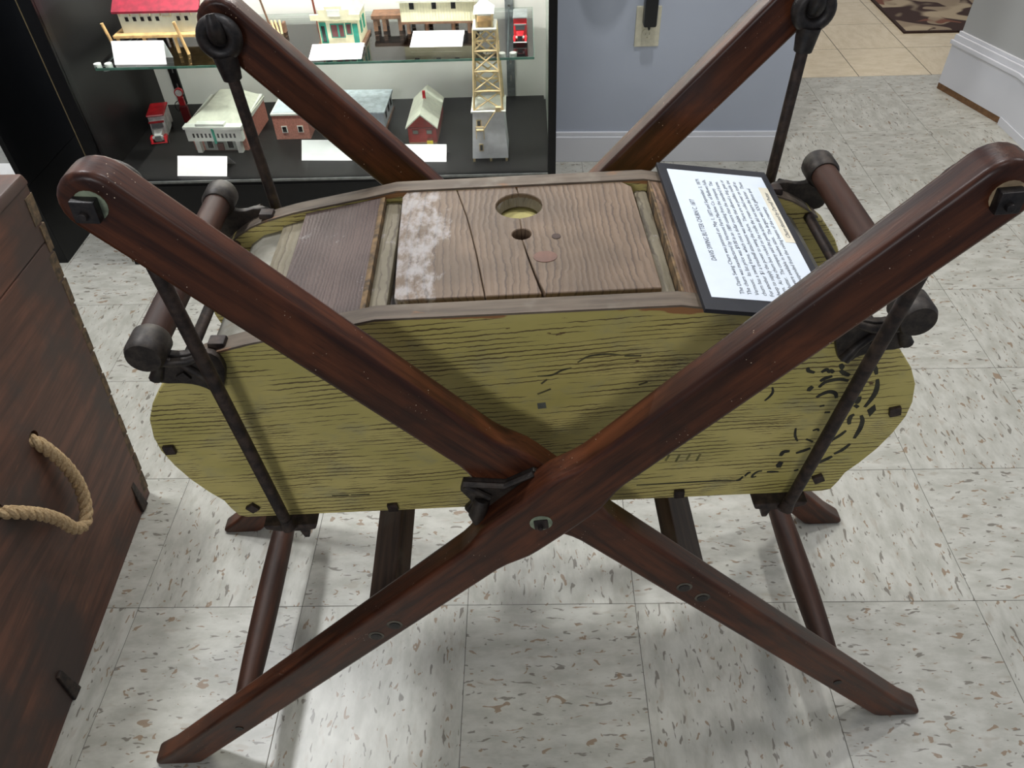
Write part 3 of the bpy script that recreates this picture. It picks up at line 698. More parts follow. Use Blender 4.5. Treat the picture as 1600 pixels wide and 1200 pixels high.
# ------------------------------------------------------------------ wooden crate on the left
CR = thing('wooden_crate', 'dark stained wooden crate with finger-jointed corners and a rope handle', 'crate', (-0.95, -0.15, 0))
ox, oy = -0.95, -0.15
ZT = 0.69
def facex(y, z):   # outer x of the right face (flares slightly outwards at the top)
    xb = -0.682+(0.267-y)*0.053; xt = -0.640
    return xb+(xt-xb)*z/ZT-ox
def fary(z): return 0.267+0.053*z/ZT-oy
def neary(z): return -0.60-0.05*z/ZT-oy
def leftx(z): return -1.26-0.04*z/ZT-ox
for z0, z1 in ((0.0, 0.597), (0.599, ZT)):
    th = 0.022
    def hx(p0, p1):
        return MB().hexa(p0, p1)
    bq = lambda z: [(facex(neary(z)+oy, z)-th, neary(z), z), (facex(neary(z)+oy, z), neary(z), z), (facex(fary(z)+oy, z), fary(z), z), (facex(fary(z)+oy, z)-th, fary(z), z)]
    rb = MB().hexa(bq(z0), bq(z1)).build('side_board', CRATE, CR, 0.002)
    if z0 == 0.0:
        for y, z in ((0.060, 0.400), (-0.072, 0.390)):
            cut(rb, MB().tube([(facex(y, z)-0.05, y-oy, z), (facex(y, z)+0.03, y-oy, z)], 0.0135, 20))
    lq = lambda z: [(leftx(z), neary(z), z), (leftx(z)+th, neary(z), z), (leftx(z)+th, fary(z), z), (leftx(z), fary(z), z)]
    MB().hexa(lq(z0), lq(z1)).build('side_board', CRATE, CR, 0.002)
    for fy, s in ((fary, -1), (neary, 1)):
        eq = lambda z: [(leftx(z)+th, min(fy(z), fy(z)+s*th), z), (facex(fy(z)+oy, z)-th, min(fy(z), fy(z)+s*th), z), (facex(fy(z)+oy, z)-th, max(fy(z), fy(z)+s*th), z), (leftx(z)+th, max(fy(z), fy(z)+s*th), z)]
        MB().hexa(eq(z0), eq(z1)).build('end_board', CRATE, CR, 0.002)
MB().hexa([(leftx(ZT)-0.002, neary(ZT)-0.002, ZT), (facex(neary(ZT)+oy, ZT)+0.003, neary(ZT)-0.002, ZT), (facex(fary(ZT)+oy, ZT)+0.003, fary(ZT)+0.003, ZT), (leftx(ZT)-0.002, fary(ZT)+0.003, ZT)],
          [(leftx(ZT), neary(ZT), ZT+0.018), (facex(neary(ZT)+oy, ZT), neary(ZT), ZT+0.018), (facex(fary(ZT)+oy, ZT), fary(ZT), ZT+0.018), (leftx(ZT), fary(ZT), ZT+0.018)]).build('top_board', CRATE, CR, 0.004)
FING = plain('pale_end_grain', (92, 74, 52), 0.8, 0, 0.4, 80)
zs = [0.02+0.66*k/13 for k in range(14)]
for k, (a, b) in enumerate(zip(zs, zs[1:])):
    if k % 2 == 0:
        q = lambda z, e: [(facex(fary(z)+oy, z)-0.01, fary(z)-0.021, z), (facex(fary(z)+oy, z)+e, fary(z)-0.021, z), (facex(fary(z)+oy, z)+e, fary(z)+0.0015, z), (facex(fary(z)+oy, z)-0.01, fary(z)+0.0015, z)]
        MB().hexa(q(a, 0.0012), q(b-0.004, 0.0012)).build('joint_finger', FING, CR, 0.001)
    else:
        q = lambda z, e: [(facex(fary(z)+oy, z)-0.01, fary(z)-0.012, z), (facex(fary(z)+oy, z)+e, fary(z)-0.012, z), (facex(fary(z)+oy, z)+e, fary(z)+0.003, z), (facex(fary(z)+oy, z)-0.01, fary(z)+0.003, z)]
        MB().hexa(q(a, 0.0016), q(b-0.004, 0.0016)).build('joint_finger', FING, CR, 0.001)
for (yy, zz) in ((0.225, 0.05), (-0.16, 0.04)):
    x = facex(yy, zz)
    MB().hexa([(x-0.004, yy-oy-0.012, zz-0.045), (x+0.004, yy-oy-0.012, zz-0.045), (x+0.004, yy-oy+0.012, zz-0.045), (x-0.004, yy-oy+0.012, zz-0.045)],
              [(x-0.004, yy-oy-0.006, zz+0.03), (x+0.004, yy-oy-0.006, zz+0.03), (x+0.003, yy-oy+0.008, zz+0.03), (x-0.004, yy-oy+0.008, zz+0.03)]).build('iron_strap', RUST, CR, 0.002)
# rope: three twisted strands hanging from two holes
rp = [(0.060, 0.402, -0.012), (0.060, 0.396, 0.004), (0.062, 0.375, 0.016), (0.070, 0.325, 0.023), (0.070, 0.275, 0.026), (0.056, 0.236, 0.028), (0.030, 0.220, 0.030), (0.006, 0.242, 0.030), (-0.008, 0.285, 0.028), (-0.030, 0.330, 0.022), (-0.060, 0.375, 0.008), (-0.072, 0.388, -0.012)]
path = catmull([(facex(y, z)+o, y-oy, z) for y, z, o in rp], 10)
strands = MB(); L = 0
for ph in range(3):
    pts = []; L = 0
    for i, p in enumerate(path):
        t = (path[min(i+1, len(path)-1)]-path[max(i-1, 0)]).normalized()
        if i: L += (p-path[i-1]).length
        u = t.cross(Vector((1, 0, 0)))
        u = u.normalized() if u.length > 0.05 else t.cross(Vector((0, 0, 1))).normalized()
        v = t.cross(u); a = L/0.045*2*PI+ph*2*PI/3
        pts.append(p+(u*math.cos(a)+v*math.sin(a))*0.0054)
    strands.tube(pts, 0.0056, 8)
strands.build('rope_handle', ROPE, CR)
# ------------------------------------------------------------------ display cases
ZD = 0.262
DC = thing('display_case', 'black-framed glass display case filled with model buildings', 'display case', (-0.41, 1.098, 0))
X0, X1, DEP = -0.61, 0.605, 0.50      # local extents
MB().box(X0, X1, 0.004, DEP, 0.0, ZD-0.012).build('base_cabinet', BLACK, DC, 0.002)
MB().box(X0+0.02, X1-0.02, 0.006, DEP-0.012, ZD-0.012, ZD).build('deck_panel', BLACKM, DC, smooth=False)
MB().box(X0+0.012, X1-0.012, 0.001, 0.006, ZD-0.004, ZD+0.0015).build('front_channel', plain('grey_channel', (120, 122, 118), 0.4, 0.4), DC)
MB().box(X0, X0+0.034, 0.0, 0.034, ZD-0.012, 1.42).build('post', BLACK, DC, 0.0015)
MB().box(X1-0.020, X1, 0.0, 0.020, ZD-0.012, 1.42).build('post', BLACK, DC, 0.0015)
MB().box(X0-0.0008, X0+0.0015, -0.0012, 0.001, ZD-0.25, 1.42).build('edge_banding', plain('tan_edge_band', (104, 92, 64), 0.5), DC)
MB().box(X0, X0+0.018, 0.034, DEP, ZD-0.012, 1.42).build('side_panel', BLACK, DC, smooth=False)
MB().box(X1-0.014, X1, 0.020, DEP, ZD-0.012, 1.42).build('side_panel', plain('grey_white_side', (168, 176, 168), 0.5, 0, 0.03), DC, smooth=False)
MB().box(X0+0.018, X1-0.014, DEP-0.012, DEP, ZD-0.012, 1.42).build('back_panel', CASEW, DC, smooth=False)
MB().box(X0, X1, 0.0, DEP, 1.42, 1.46).build('top_panel', BLACK, DC, 0.002)
MB().box(X0+0.034, X1-0.02, 0.008, 0.012, ZD, 1.42).build('front_glass', GLASS, DC, smooth=False)
SZ = 0.530; YF = 0.092
sh = MB().box(-0.545, 0.552, YF, 0.455, SZ-0.006, SZ).build('glass_shelf', SHELFG, DC, smooth=False)
MB().box(-0.545, 0.552, YF-0.0008, YF, SZ-0.006, SZ).build('polished_edge', SHELFE, sh, smooth=False)
MB().box(0.552, 0.5528, YF, 0.455, SZ-0.006, SZ).build('polished_edge', SHELFE, sh, smooth=False)
for sx_, mt in ((0.486, ALU), (-0.534, BLACK)):
    st = MB()
    for a in (-0.012, 0.003): st.box(sx_+a, sx_+a+0.009, DEP-0.020, DEP-0.0118, ZD+0.004, 1.40)
    zc = [ZD+0.004]+[v for k in range(14) for v in (ZD+0.05+k*0.05, ZD+0.068+k*0.05)]+[1.40]
    for a, b in zip(zc[::2], zc[1::2]): st.box(sx_-0.0032, sx_+0.0032, DEP-0.0199, DEP-0.0165, a, b)
    st.build('shelf_standard', mt, DC, smooth=False)
    br = MB().prism([(DEP-0.02, SZ-0.006), (0.115, SZ-0.006), (0.110, SZ-0.016), (0.13, SZ-0.022), (DEP-0.02, SZ-0.05)], sx_-0.002, sx_+0.002, 'x').build('shelf_bracket', ALU, DC)
    for q in (-0.014, 0.014):
        MB().tube([(sx_+q, 0.115, SZ-0.009), (sx_+q, 0.115, SZ+0.003)], 0.009, 12).build('rubber_clip', plain('clear_white_rubber', (206, 212, 208), 0.4), br)
SC = thing('display_case', 'black side display case standing behind the wooden crate', 'display case', (-1.62, 1.114, 0))
MB().box(-0.4, 0.396, 0.004, 0.5, 0.0, ZD-0.012).build('base_cabinet', BLACK, SC, 0.002)
MB().box(-0.39, 0.38, 0.006, 0.49, ZD-0.012, ZD).build('deck_panel', plain('grey_deck', (120, 122, 120), 0.45, 0, 0.1), SC, smooth=False)
MB().box(0.380, 0.396, 0.0, 0.5, ZD-0.012, 1.40).build('side_panel', BLACK, SC, 0.0015)
MB().box(-0.4, -0.384, 0.0, 0.5, ZD-0.012, 1.40).build('side_panel', BLACK, SC, 0.0015)
MB().box(-0.384, 0.38, 0.488, 0.5, ZD-0.012, 1.40).build('back_panel', CASEW, SC, smooth=False)
MB().box(-0.4, 0.396, 0.0, 0.5, 1.40, 1.44).build('top_panel', BLACK, SC, 0.002)
MB().box(-0.384, 0.38, 0.008, 0.012, ZD, 1.40).build('front_glass', GLASS, SC, smooth=False)

# folded name cards
def card(x0, x1, y, z, label, lean=0.05, h=0.052, rz=0.0, depth=None):
    c = thing('name_card', label, 'card', ((x0+x1)/2, y, z), rz, 'blank name cards')
    a = (x1-x0)/2
    MB().add([(-a, 0, 0), (a, 0, 0), (a, lean, h), (-a, lean, h), (-a, 0.0006, -0.0), (a, 0.0006, 0), (a, lean+0.0007, h-0.0003), (-a, lean+0.0007, h-0.0003)], [(0, 1, 2, 3), (7, 6, 5, 4), (0, 4, 5, 1), (1, 5, 6, 2), (2, 6, 7, 3), (3, 7, 4, 0)]).build('front_fold', PAPER, c, smooth=False)
    bd = lean*2 if depth is None else depth
    MB().add([(-a, lean, h), (a, lean, h), (a, bd, 0), (-a, bd, 0), (-a, lean+0.0006, h), (a, lean+0.0006, h), (a, bd+0.0006, 0), (-a, bd+0.0006, 0)], [(0, 1, 2, 3), (7, 6, 5, 4), (0, 4, 5, 1), (1, 5, 6, 2), (2, 6, 7, 3), (3, 7, 4, 0)]).build('back_fold', PAPER, c, smooth=False)
    return c
card(-0.818, -0.681, 1.128, ZD, 'white folded card in front of the brick shop model', 0.035, 0.040, -0.06)
card(-0.497, -0.355, 1.200, ZD, 'white folded card in front of the pink annex model', 0.035, 0.042, -0.05)
card(-0.242, -0.097, 1.180, ZD, 'white folded card in front of the red schoolhouse model', 0.030, 0.036, -0.05, 0.055)
card(-0.912, -0.778, 1.206, SZ, 'white folded card standing before the red-roofed depot model', 0.022, 0.050, -0.04)
card(-0.421, -0.288, 1.204, SZ, 'white card lying before the green-trimmed storefront model', 0.075, 0.012, 0.02, 0.08)
card(-0.174, -0.040, 1.272, SZ, 'white card lying under the cream barn model', 0.080, 0.012, -0.03, 0.085)
card(-1.42, -1.266, 1.156, ZD, 'white card inside the side display case', 0.03, 0.02, 0.0, 0.04)

# ------------------------------------------------------------------ model buildings
MW = plain('model_white_paint', (226, 228, 222), 0.6, 0, 0.04); MCREAM = plain('model_cream_paint', (226, 222, 190), 0.6, 0, 0.05); MGREEN = plain('model_green_paint', (26, 140, 118), 0.5)
MRED = plain('model_red_paint', (150, 40, 34), 0.6); MDRED = plain('model_dark_red_roof', (138, 24, 48), 0.6, 0, 0.15); MBRICK = plain('model_pink_brick', (186, 124, 110), 0.7, 0, 0.12, 200)
MGREY = plain('model_grey_roof', (170, 176, 170), 0.6, 0, 0.06); MPALE = plain('model_pale_roof', (206, 206, 192), 0.6, 0, 0.05); MBLUE = plain('model_blue_white', (196, 204, 214), 0.5, 0, 0.04)
MBRN = plain('model_brown_timber', (110, 78, 56), 0.7, 0, 0.2); MTAN = plain('model_tan_stick', (196, 160, 108), 0.7, 0, 0.15); MBALSA = plain('model_balsa_stick', (222, 200, 152), 0.7, 0, 0.1)
MDARK = plain('model_dark_window', (34, 34, 36), 0.25); MTOYR = plain('toy_red_enamel', (190, 26, 38), 0.25); MTOYW = plain('toy_white_enamel', (228, 226, 226), 0.3); MTYRE = plain('toy_black_tyre', (20, 20, 20), 0.6); MTOYG = plain('toy_grey_enamel', (120, 126, 126), 0.4); MYEL = plain('model_yellow_crate', (220, 196, 30), 0.6)
def gable(name, x0, x1, y0, y1, ze, zp, mat, par, oh=0.006, th=0.004):
    xm = (x0+x1)/2
    s = (zp-ze)/(xm-x0)
    pts = [(x0-oh, ze-oh*s), (xm, zp), (x1+oh, ze-oh*s), (x1+oh, ze-oh*s+th), (xm, zp+th), (x0-oh, ze-oh*s+th)]
    return MB().prism(pts, y0-oh, y1+oh).build(name, mat, par)
def win(par, x, z, wx, wz, y, frame=None, pane=MDARK, name='window'):
    f = MB().box(x-wx/2, x+wx/2, y-0.0016, y+0.001, z-wz/2, z+wz/2).build(name, frame or pane, par, smooth=False)
    if frame: MB().box(x-wx/2+0.0025, x+wx/2-0.0025, y-0.0022, y-0.0012, z-wz/2+0.0025, z+wz/2-0.0025).build('pane', pane, f, smooth=False)
    return f
# brick shop with white awning
m = thing('model_shop', 'brick model shop with a white balustrade awning and pale roof', 'model building', (-0.736, 1.262, ZD), -0.05)
MB().box(-0.076, 0.076, 0.012, 0.205, 0, 0.062).build('walls', MBRICK, m)
MB().hexa([(-0.08, 0.008, 0.078), (0.08, 0.008, 0.078), (0.08, 0.21, 0.070), (-0.08, 0.21, 0.070)], [(-0.03, 0.06, 0.108), (0.03, 0.06, 0.108), (0.028, 0.17, 0.108), (-0.028, 0.17, 0.108)]).build('hip_roof', MPALE, m, smooth=False)
MB().box(-0.078, 0.078, 0.008, 0.206, 0.062, 0.078).build('frieze', MW, m, smooth=False)
aw = MB().box(-0.078, 0.078, -0.010, 0.008, 0.038, 0.072).build('awning_board', MW, m, smooth=False)
MB().box(-0.082, 0.082, -0.013, 0.012, 0.072, 0.080).build('cornice', MW, m, 0.001)
MB().box(-0.045, 0.035, -0.011, 0.010, 0.080, 0.087).build('parapet', MW, m)
for k in range(11):
    x = -0.058+k*0.0115
    if k != 5: MB().box(x-0.0026, x+0.0026, -0.0108, -0.0098, 0.048, 0.060).build('slot_window', MDARK, aw, smooth=False)
MB().box(-0.0025, 0.0025, -0.015, -0.0095, 0.032, 0.075).build('hanging_sign', MGREEN, m)
for x in (-0.058, 0.058): MB().box(x-0.007, x+0.007, -0.004, 0.012, 0, 0.038).build('pilaster', MW, m, 0.001)
MB().box(-0.045, 0.045, 0.009, 0.0125, 0.002, 0.036).build('shop_front', plain('model_grey_front', (150, 156, 150), 0.4), m, smooth=False)
for x in (-0.028, 0.030): win(m, x, 0.020, 0.020, 0.026, 0.009, MGREY)
MB().box(-0.008, 0.010, 0.005, 0.0095, 0.004, 0.024).build('doorway', plain('model_dark_red_brown', (84, 44, 40), 0.6), m, smooth=False)
# pink annex and white flat building
m = thing('model_annex', 'pink brick model annex with a flat pale blue roof', 'model building', (-0.545, 1.332, ZD), 0.0)
MB().box(-0.049, 0.049, 0, 0.17, 0, 0.070).build('walls', MBRICK, m)
MB().box(-0.051, 0.051, -0.002, 0.172, 0.070, 0.076).build('parapet', MW, m, 0.001)
MB().box(-0.047, 0.047, 0.004, 0.166, 0.0762, 0.0772).build('roof', MBLUE, m, smooth=False)
for x in (-0.02, 0.025): win(m, x, 0.03, 0.016, 0.02, 0, MW)
m = thing('model_warehouse', 'blue-white flat-roofed model warehouse on a brown base', 'model building', (-0.360, 1.372, ZD), -0.03)
MB().box(-0.078, 0.078, -0.004, 0.150, 0, 0.008).build('base', MBRN, m)
MB().box(-0.074, 0.074, 0, 0.146, 0.008, 0.052).build('walls', MBLUE, m)
MB().box(-0.079, 0.079, -0.006, 0.151, 0.052, 0.059).build('roof_slab', plain('model_pale_blue_roof', (182, 192, 200), 0.5), m, 0.0015)
for y in (0.035, 0.08, 0.12):
    MB().box(0.0735, 0.0748, y-0.008, y+0.008, 0.024, 0.044).build('window', MDARK, m, smooth=False)
win(m, -0.02, 0.03, 0.02, 0.022, 0, MW)
# red schoolhouse
m = thing('model_schoolhouse', 'red gabled model schoolhouse with a pale roof and red chimney', 'model building', (-0.166, 1.262, ZD), -0.02)
MB().box(-0.038, 0.038, -0.003, 0.188, 0, 0.016).build('plinth', MBRN, m, 0.001)
MB().prism([(-0.039, 0.016), (0.039, 0.016), (0.039, 0.060), (0, 0.094), (-0.039, 0.060)], 0, 0.186).build('walls', MRED, m, smooth=False)
gable('roof', -0.039, 0.039, 0, 0.186, 0.060, 0.094, MPALE, m, 0.005)
for x in (-0.018, 0.020): win(m, x, 0.046, 0.018, 0.014, 0, plain('model_dark_red_frame', (110, 30, 28), 0.6), plain('model_grey_pane', (92, 98, 92), 0.2))
MB().box(-0.036, 0.036, -0.002, 0, 0.056, 0.059).build('trim_board', plain('model_dark_red_frame', (110, 30, 28), 0.6), m)
MB().box(-0.004, 0.004, 0.10, 0.108, 0.085, 0.116).build('chimney', MTOYR, m, 0.0005)
MB().box(0.012, 0.028, -0.010, -0.003, 0.014, 0.022).build('yellow_crate', MYEL, m)
for k in range(4): MB().tube([(0.0145+k*0.0037, -0.0065, 0.022), (0.0145+k*0.0037, -0.0065, 0.030)], 0.0008, 6).build('slat', MBRN, m)
# drilling tower
m = thing('model_tower', 'tall wooden model derrick tower on a sloping white house', 'model tower', (0.024, 1.172, ZD), 0.0)
for x in (-0.045, 0, 0.042):
    for y in (0.004, 0.10): MB().box(x-0.003, x+0.003, y-0.003, y+0.003, 0, 0.010).build('footing', MBALSA, m)
MB().hexa([(-0.049, 0, 0.010), (0.047, 0, 0.010), (0.047, 0.105, 0.010), (-0.049, 0.105, 0.010)], [(-0.042, 0.008, 0.134), (0.038, 0.008, 0.134), (0.038, 0.096, 0.134), (-0.042, 0.096, 0.134)]).build('engine_house', plain('model_pale_grey_wall', (228, 232, 238), 0.5, 0, 0.04), m, smooth=False)
MB().box(-0.046, 0.044, 0.002, 0.102, 0.134, 0.139).build('deck', MW, m, 0.001)
win(m, -0.024, 0.040, 0.011, 0.020, 0.0028, MBALSA); win(m, -0.027, 0.106, 0.013, 0.018, 0.0065, MBALSA)
MB().box(-0.036, -0.014, -0.004, 0.007, 0.088, 0.0905).build('balcony', MBALSA, m)
for x in (-0.035, -0.015): MB().tube([(x, -0.003, 0.066), (x, -0.003, 0.100)], 0.0010, 6).build('balcony_post', MBALSA, m)
MB().tube([(-0.036, -0.003, 0.100), (-0.014, -0.003, 0.100)], 0.0010, 6).build('balcony_rail', MBALSA, m)
for q in (0, 0.008):
    MB().tube([(-0.014, -0.002+q, 0.094), (0.024, 0.0+q, 0.150)], 0.0010, 6).build('stair_rail', MBALSA, m)
MB().box(0.018, 0.032, -0.002, 0.008, 0.139, 0.150).build('landing', MBALSA, m)
def lat(h):
    k = (h-0.139)/(0.335-0.139)
    return -0.038+k*0.010, 0.036-k*0.010, 0.010+k*0.008, 0.094-k*0.016
hs = [0.139+k*0.196/4 for k in range(5)]
for h0, h1 in zip(hs, hs[1:]):
    a0, a1, c0, c1_ = lat(h0); b0, b1_, d0, d1_ = lat(h1)
    lo4 = [(a0, c0, h0), (a1, c0, h0), (a1, c1_, h0), (a0, c1_, h0)]; hi4 = [(b0, d0, h1), (b1_, d0, h1), (b1_, d1_, h1), (b0, d1_, h1)]
    for k in range(4):
        n = (k+1) % 4
        MB().tube([lo4[k], hi4[k]], 0.0034, 6).build('corner_post', MBALSA, m)
        MB().tube([hi4[k], hi4[n]], 0.0030, 6).build('girt', MBALSA, m)
        MB().tube([lo4[k], hi4[n]], 0.0022, 6).build('cross_brace', MBALSA, m); MB().tube([lo4[n], hi4[k]], 0.0022, 6).build('cross_brace', MBALSA, m)
MB().box(-0.030, 0.028, 0.012, 0.080, 0.335, 0.339).build('crown_deck', MW, m, 0.001)
for x in (-0.020, 0.018):
    for y in (0.022, 0.066): MB().box(x-0.0018, x+0.0018, y-0.0018, y+0.0018, 0.339, 0.372).build('cabin_post', MBALSA, m)
MB().box(-0.018, 0.016, 0.024, 0.064, 0.339, 0.352).build('cabin', MTAN, m)
MB().hexa([(-0.026, 0.014, 0.372), (0.024, 0.014, 0.372), (0.024, 0.074, 0.372), (-0.026, 0.074, 0.372)], [(-0.004, 0.04, 0.396), (0.002, 0.04, 0.396), (0.002, 0.048, 0.396), (-0.004, 0.048, 0.396)]).build('cabin_roof', MW, m, smooth=False)
# toy trucks
def truck(name, label, x, y, z, rz, boxm, roofm, cabm, fend, s=1.0, tall=0.062):
    t = thing(name, label, 'toy truck', (x, y, z), rz)
    t.scale = (s, s, s)
    MB().box(-0.022, 0.022, 0.046, 0.122, 0.012, tall).build('cargo_box', boxm, t, 0.003)
    MB().box(-0.0235, 0.0235, 0.040, 0.124, tall, tall+0.006).build('roof', roofm, t, 0.003)
    MB().hexa([(-0.020, 0.028, 0.012), (0.020, 0.028, 0.012), (0.020, 0.050, 0.012), (-0.020, 0.050, 0.012)], [(-0.019, 0.036, 0.052), (0.019, 0.036, 0.052), (0.019, 0.050, 0.052), (-0.019, 0.050, 0.052)]).build('cab', cabm, t, 0.002)
    MB().add([(-0.015, 0.0290, 0.036), (0.015, 0.0290, 0.036), (0.0145, 0.0338, 0.049), (-0.0145, 0.0338, 0.049), (-0.015, 0.032, 0.036), (0.015, 0.032, 0.036), (0.0145, 0.037, 0.049), (-0.0145, 0.037, 0.049)], [(0, 1, 2, 3), (0, 3, 7, 4), (1, 5, 6, 2), (3, 2, 6, 7), (0, 4, 5, 1), (4, 7, 6, 5)]).build('windscreen', MDARK, t, smooth=False)
    MB().box(-0.020, 0.020, 0.030, 0.037, 0.049, 0.053).build('sun_visor', roofm, t, 0.001)
    MB().hexa([(-0.012, 0.0, 0.012), (0.012, 0.0, 0.012), (0.015, 0.03, 0.012), (-0.015, 0.03, 0.012)], [(-0.009, 0.001, 0.030), (0.009, 0.001, 0.030), (0.013, 0.03, 0.034), (-0.013, 0.03, 0.034)]).build('bonnet', cabm, t, 0.003)
    MB().box(-0.008, 0.008, -0.0015, 0.001, 0.012, 0.027).build('radiator_grille', MDARK if fend is MTOYR and cabm is MTOYR else MTOYG, t, 0.001)
    for sx in (-1, 1):
        MB().tube([(sx*0.018, -0.004, 0.010), (sx*0.018, 0.004, 0.019), (sx*0.018, 0.014, 0.020), (sx*0.018, 0.026, 0.010)], [0.003, 0.0055, 0.0055, 0.003], 10).build('mudguard', fend, t)
        MB().tube([(sx*0.011, -0.003, 0.024), (sx*0.011, 0.002, 0.024)], 0.0032, 10).build('headlamp', MTOYW, t)
        for yy in (0.010, 0.098):
            MB().tube([(sx*0.015, yy, 0.010), (sx*0.0225, yy, 0.010)], 0.010, 16).build('wheel', MTYRE, t)
    MB().box(-0.022, 0.022, -0.007, -0.004, 0.008, 0.011).build('bumper', fend if cabm is MTOYW else MTOYW, t, 0.001)
    return t
truck('toy_van', 'red-roofed white toy delivery van on the black case floor', -0.924, 1.312, ZD, 0.20, MTOYW, MTOYR, MTOYW, MTOYR, 1.05)
tk = truck('toy_truck', 'small red toy truck with a grey roof on the glass shelf', 0.108, 1.272, SZ, -0.02, MTOYR, MTOYG, MTOYR, MTOYR, 0.78, 0.066)
# gas pump
m = thing('toy_fuel_pump', 'tiny red toy fuel pump with a round white dial', 'toy pump', (-0.893, 1.465, ZD), 0.15)
MB().box(-0.011, 0.011, -0.009, 0.009, 0, 0.05).build('cabinet', plain('toy_dark_red', (120, 16, 24), 0.35), m, 0.003)
MB().box(-0.008, 0.008, -0.007, 0.007, 0.05, 0.075).build('column', MTOYR, m, 0.002)
MB().tube([(0, -0.005, 0.088), (0, 0.005, 0.088)], 0.0125, 22).build('globe', MTOYR, m)
MB().tube([(0, -0.006, 0.088), (0, -0.004, 0.088)], 0.0095, 22).build('dial', MTOYW, m)
MB().tube(catmull([(-0.008, -0.006, 0.066), (-0.018, -0.008, 0.060), (-0.020, -0.008, 0.045), (-0.013, -0.008, 0.036), (-0.010, -0.006, 0.044)], 5), 0.0012, 6).build('hose', MTYRE, m)
# red-roofed depot on the glass shelf
m = thing('model_depot', 'long white model depot with a red roof on a timber platform', 'model building', (-0.80, 1.272, SZ), -0.02)
MB().box(-0.125, 0.125, 0.0, 0.16, 0.040, 0.047).build('platform', MTAN, m, 0.001)
for x in (-0.118, -0.05, 0.03, 0.115):
    for y in (0.008, 0.15): MB().tube([(x, y, 0), (x, y, 0.041)], 0.0045, 8).build('post', MTAN, m)
for x in (-0.125, 0.058): MB().tube([(x, -0.003, 0.0), (x-0.012, -0.006, 0.080)], 0.0042, 8).build('bumper_post', MTAN, m)
MB().box(-0.103, 0.100, 0.020, 0.14, 0.047, 0.098).build('walls', plain('model_mint_white', (226, 232, 216), 0.5, 0, 0.03), m, smooth=False)
MB().prism([(0.010, 0.096), (0.010, 0.101), (0.080, 0.150), (0.150, 0.101), (0.150, 0.096), (0.080, 0.144)], -0.112, 0.110, 'x').build('roof', MDRED, m, smooth=False)
for k in range(8): MB().box(-0.098+k*0.026, -0.096+k*0.026, 0.013, 0.020, 0.088, 0.096).build('eave_bracket', MCREAM, m)
for x in (-0.083, -0.063, -0.043, -0.024, -0.004, 0.050, 0.070): win(m, x, 0.080, 0.008, 0.010, 0.020)
MB().box(0.010, 0.034, 0.0185, 0.0205, 0.084, 0.087).build('name_board', MCREAM, m)
# firewood bundle with tan sticks
m = thing('model_log_stack', 'little brown timber stack with tan stakes on the glass shelf', 'model timber', (-0.542, 1.40, SZ), 0.0)
MB().box(-0.022, 0.0, 0.0, 0.02, 0.0, 0.022).build('brown_block', MBRN, m, 0.001)
for x, t_lt in ((-0.004, -0.006), (0.004, -0.004), (0.012, 0.0)): MB().tube([(x, -0.004, 0), (x+t_lt, -0.002, 0.034)], 0.0028, 8).build('stake', MBALSA, m)
MB().box(0.014, 0.022, 0.0, 0.018, 0.0, 0.025).build('brown_block', MBRN, m, 0.001)
MB().tube([(-0.020, 0.01, 0.015), (-0.034, 0.012, 0.10)], 0.0028, 8).build('leaning_pole', MBRN, m)
# storefront
m = thing('model_storefront', 'cream model storefront with green trim and a stepped false front', 'model building', (-0.352, 1.290, SZ), -0.03)
MB().box(-0.060, 0.060, -0.006, 0.10, 0, 0.006).build('base', MBRN, m)
MB().box(-0.050, 0.052, 0.0, 0.095, 0.006, 0.072).build('walls', MCREAM, m, smooth=False)
MB().prism([(-0.066, 0.066), (0.060, 0.066), (0.060, 0.080), (0.034, 0.080), (0.034, 0.092), (0.018, 0.092), (0.018, 0.100), (-0.026, 0.100), (-0.026, 0.092), (-0.044, 0.092), (-0.044, 0.080), (-0.066, 0.080)], -0.006, 0.002).build('false_front', MCREAM, m, 0.0008)
MB().box(-0.020, 0.012, -0.0075, -0.005, 0.076, 0.092).build('sign_board', MW, m)
MB().hexa([(-0.050, 0.002, 0.072), (0.054, 0.002, 0.072), (0.054, 0.098, 0.072), (-0.050, 0.098, 0.072)], [(-0.02, 0.03, 0.108), (0.025, 0.03, 0.108), (0.025, 0.075, 0.108), (-0.02, 0.075, 0.108)]).build('roof', MGREY, m, smooth=False)
win(m, -0.010, 0.040, 0.020, 0.034, 0, MGREEN, plain('model_maroon_pane', (96, 52, 54), 0.3)); win(m, 0.008, 0.040, 0.016, 0.034, 0, MGREEN, plain('model_maroon_pane', (96, 52, 54), 0.3))
win(m, 0.027, 0.044, 0.015, 0.028, 0, MGREEN, plain('model_maroon_pane', (96, 52, 54), 0.3)); MB().box(0.037, 0.050, -0.002, 0.0, 0.008, 0.056).build('green_door', MGREEN, m)
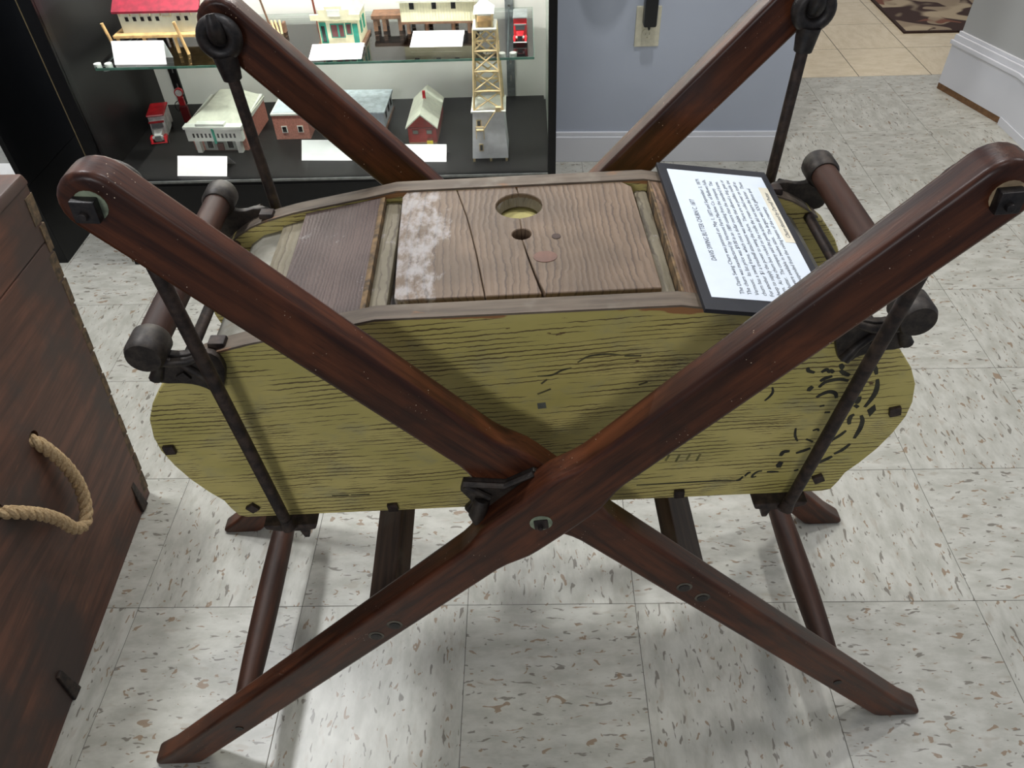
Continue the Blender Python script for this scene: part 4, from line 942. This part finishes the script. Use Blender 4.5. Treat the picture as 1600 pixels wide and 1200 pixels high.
MB().box(-0.047, -0.030, -0.002, 0.0, 0.010, 0.060).build('corner_entry', MGREEN, m); MB().box(-0.043, -0.034, -0.0026, -0.0012, 0.014, 0.052).build('pane', MDARK, m, smooth=False)
for y in (0.03, 0.065): MB().box(0.0515, 0.0535, y-0.009, y+0.009, 0.026, 0.058).build('side_window', MGREEN, m)
MB().box(-0.075, -0.030, -0.012, 0.004, 0, 0.005).build('porch_step', MBRN, m); MB().box(0.028, 0.058, -0.012, -0.004, 0, 0.005).build('porch_step', MBRN, m)
MB().tube([(-0.058, 0.03, 0.0), (-0.062, 0.03, 0.15)], 0.0028, 8).build('flag_pole', plain('model_rust_pole', (120, 56, 40), 0.6), m)
# trestle
m = thing('model_trestle', 'brown timber model loading dock beside the cream barn', 'model dock', (-0.240, 1.392, SZ), 0.0)
MB().box(-0.045, 0.045, 0, 0.05, 0.030, 0.040).build('dock_deck', MBRN, m, 0.001)
for x in (-0.036, -0.012, 0.03):
    for y in (0.006, 0.044): MB().box(x-0.005, x+0.005, y-0.004, y+0.004, 0, 0.030).build('dock_post', MBRN, m)
# barn
m = thing('model_barn', 'cream clapboard model barn raised on brown posts', 'model building', (-0.105, 1.362, SZ), -0.03)
for x in (-0.08, -0.032, 0.038, 0.08):
    for y in (0.008, 0.085): MB().tube([(x, y, 0), (x, y, 0.028)], 0.0055, 10).build('post', MBRN, m)
MB().box(-0.098, 0.098, 0, 0.095, 0.026, 0.031).build('floor_frame', MBRN, m)
MB().box(-0.097, 0.097, 0.002, 0.093, 0.031, 0.084).build('walls', MCREAM, m, smooth=False)
for k in range(26): MB().box(-0.096+k*0.0075, -0.0952+k*0.0075, 0.0008, 0.002, 0.031, 0.082).build('batten', plain('model_cream_batten', (214, 210, 180), 0.6, 0, 0.05), m, smooth=False)
MB().prism([(-0.006, 0.080), (-0.006, 0.085), (0.0475, 0.125), (0.101, 0.085), (0.101, 0.080), (0.0475, 0.119)], -0.104, 0.104, 'x').build('roof', MPALE, m, smooth=False)
for x in (-0.066, -0.008, 0.042): win(m, x, 0.070, 0.012, 0.016, 0.002)
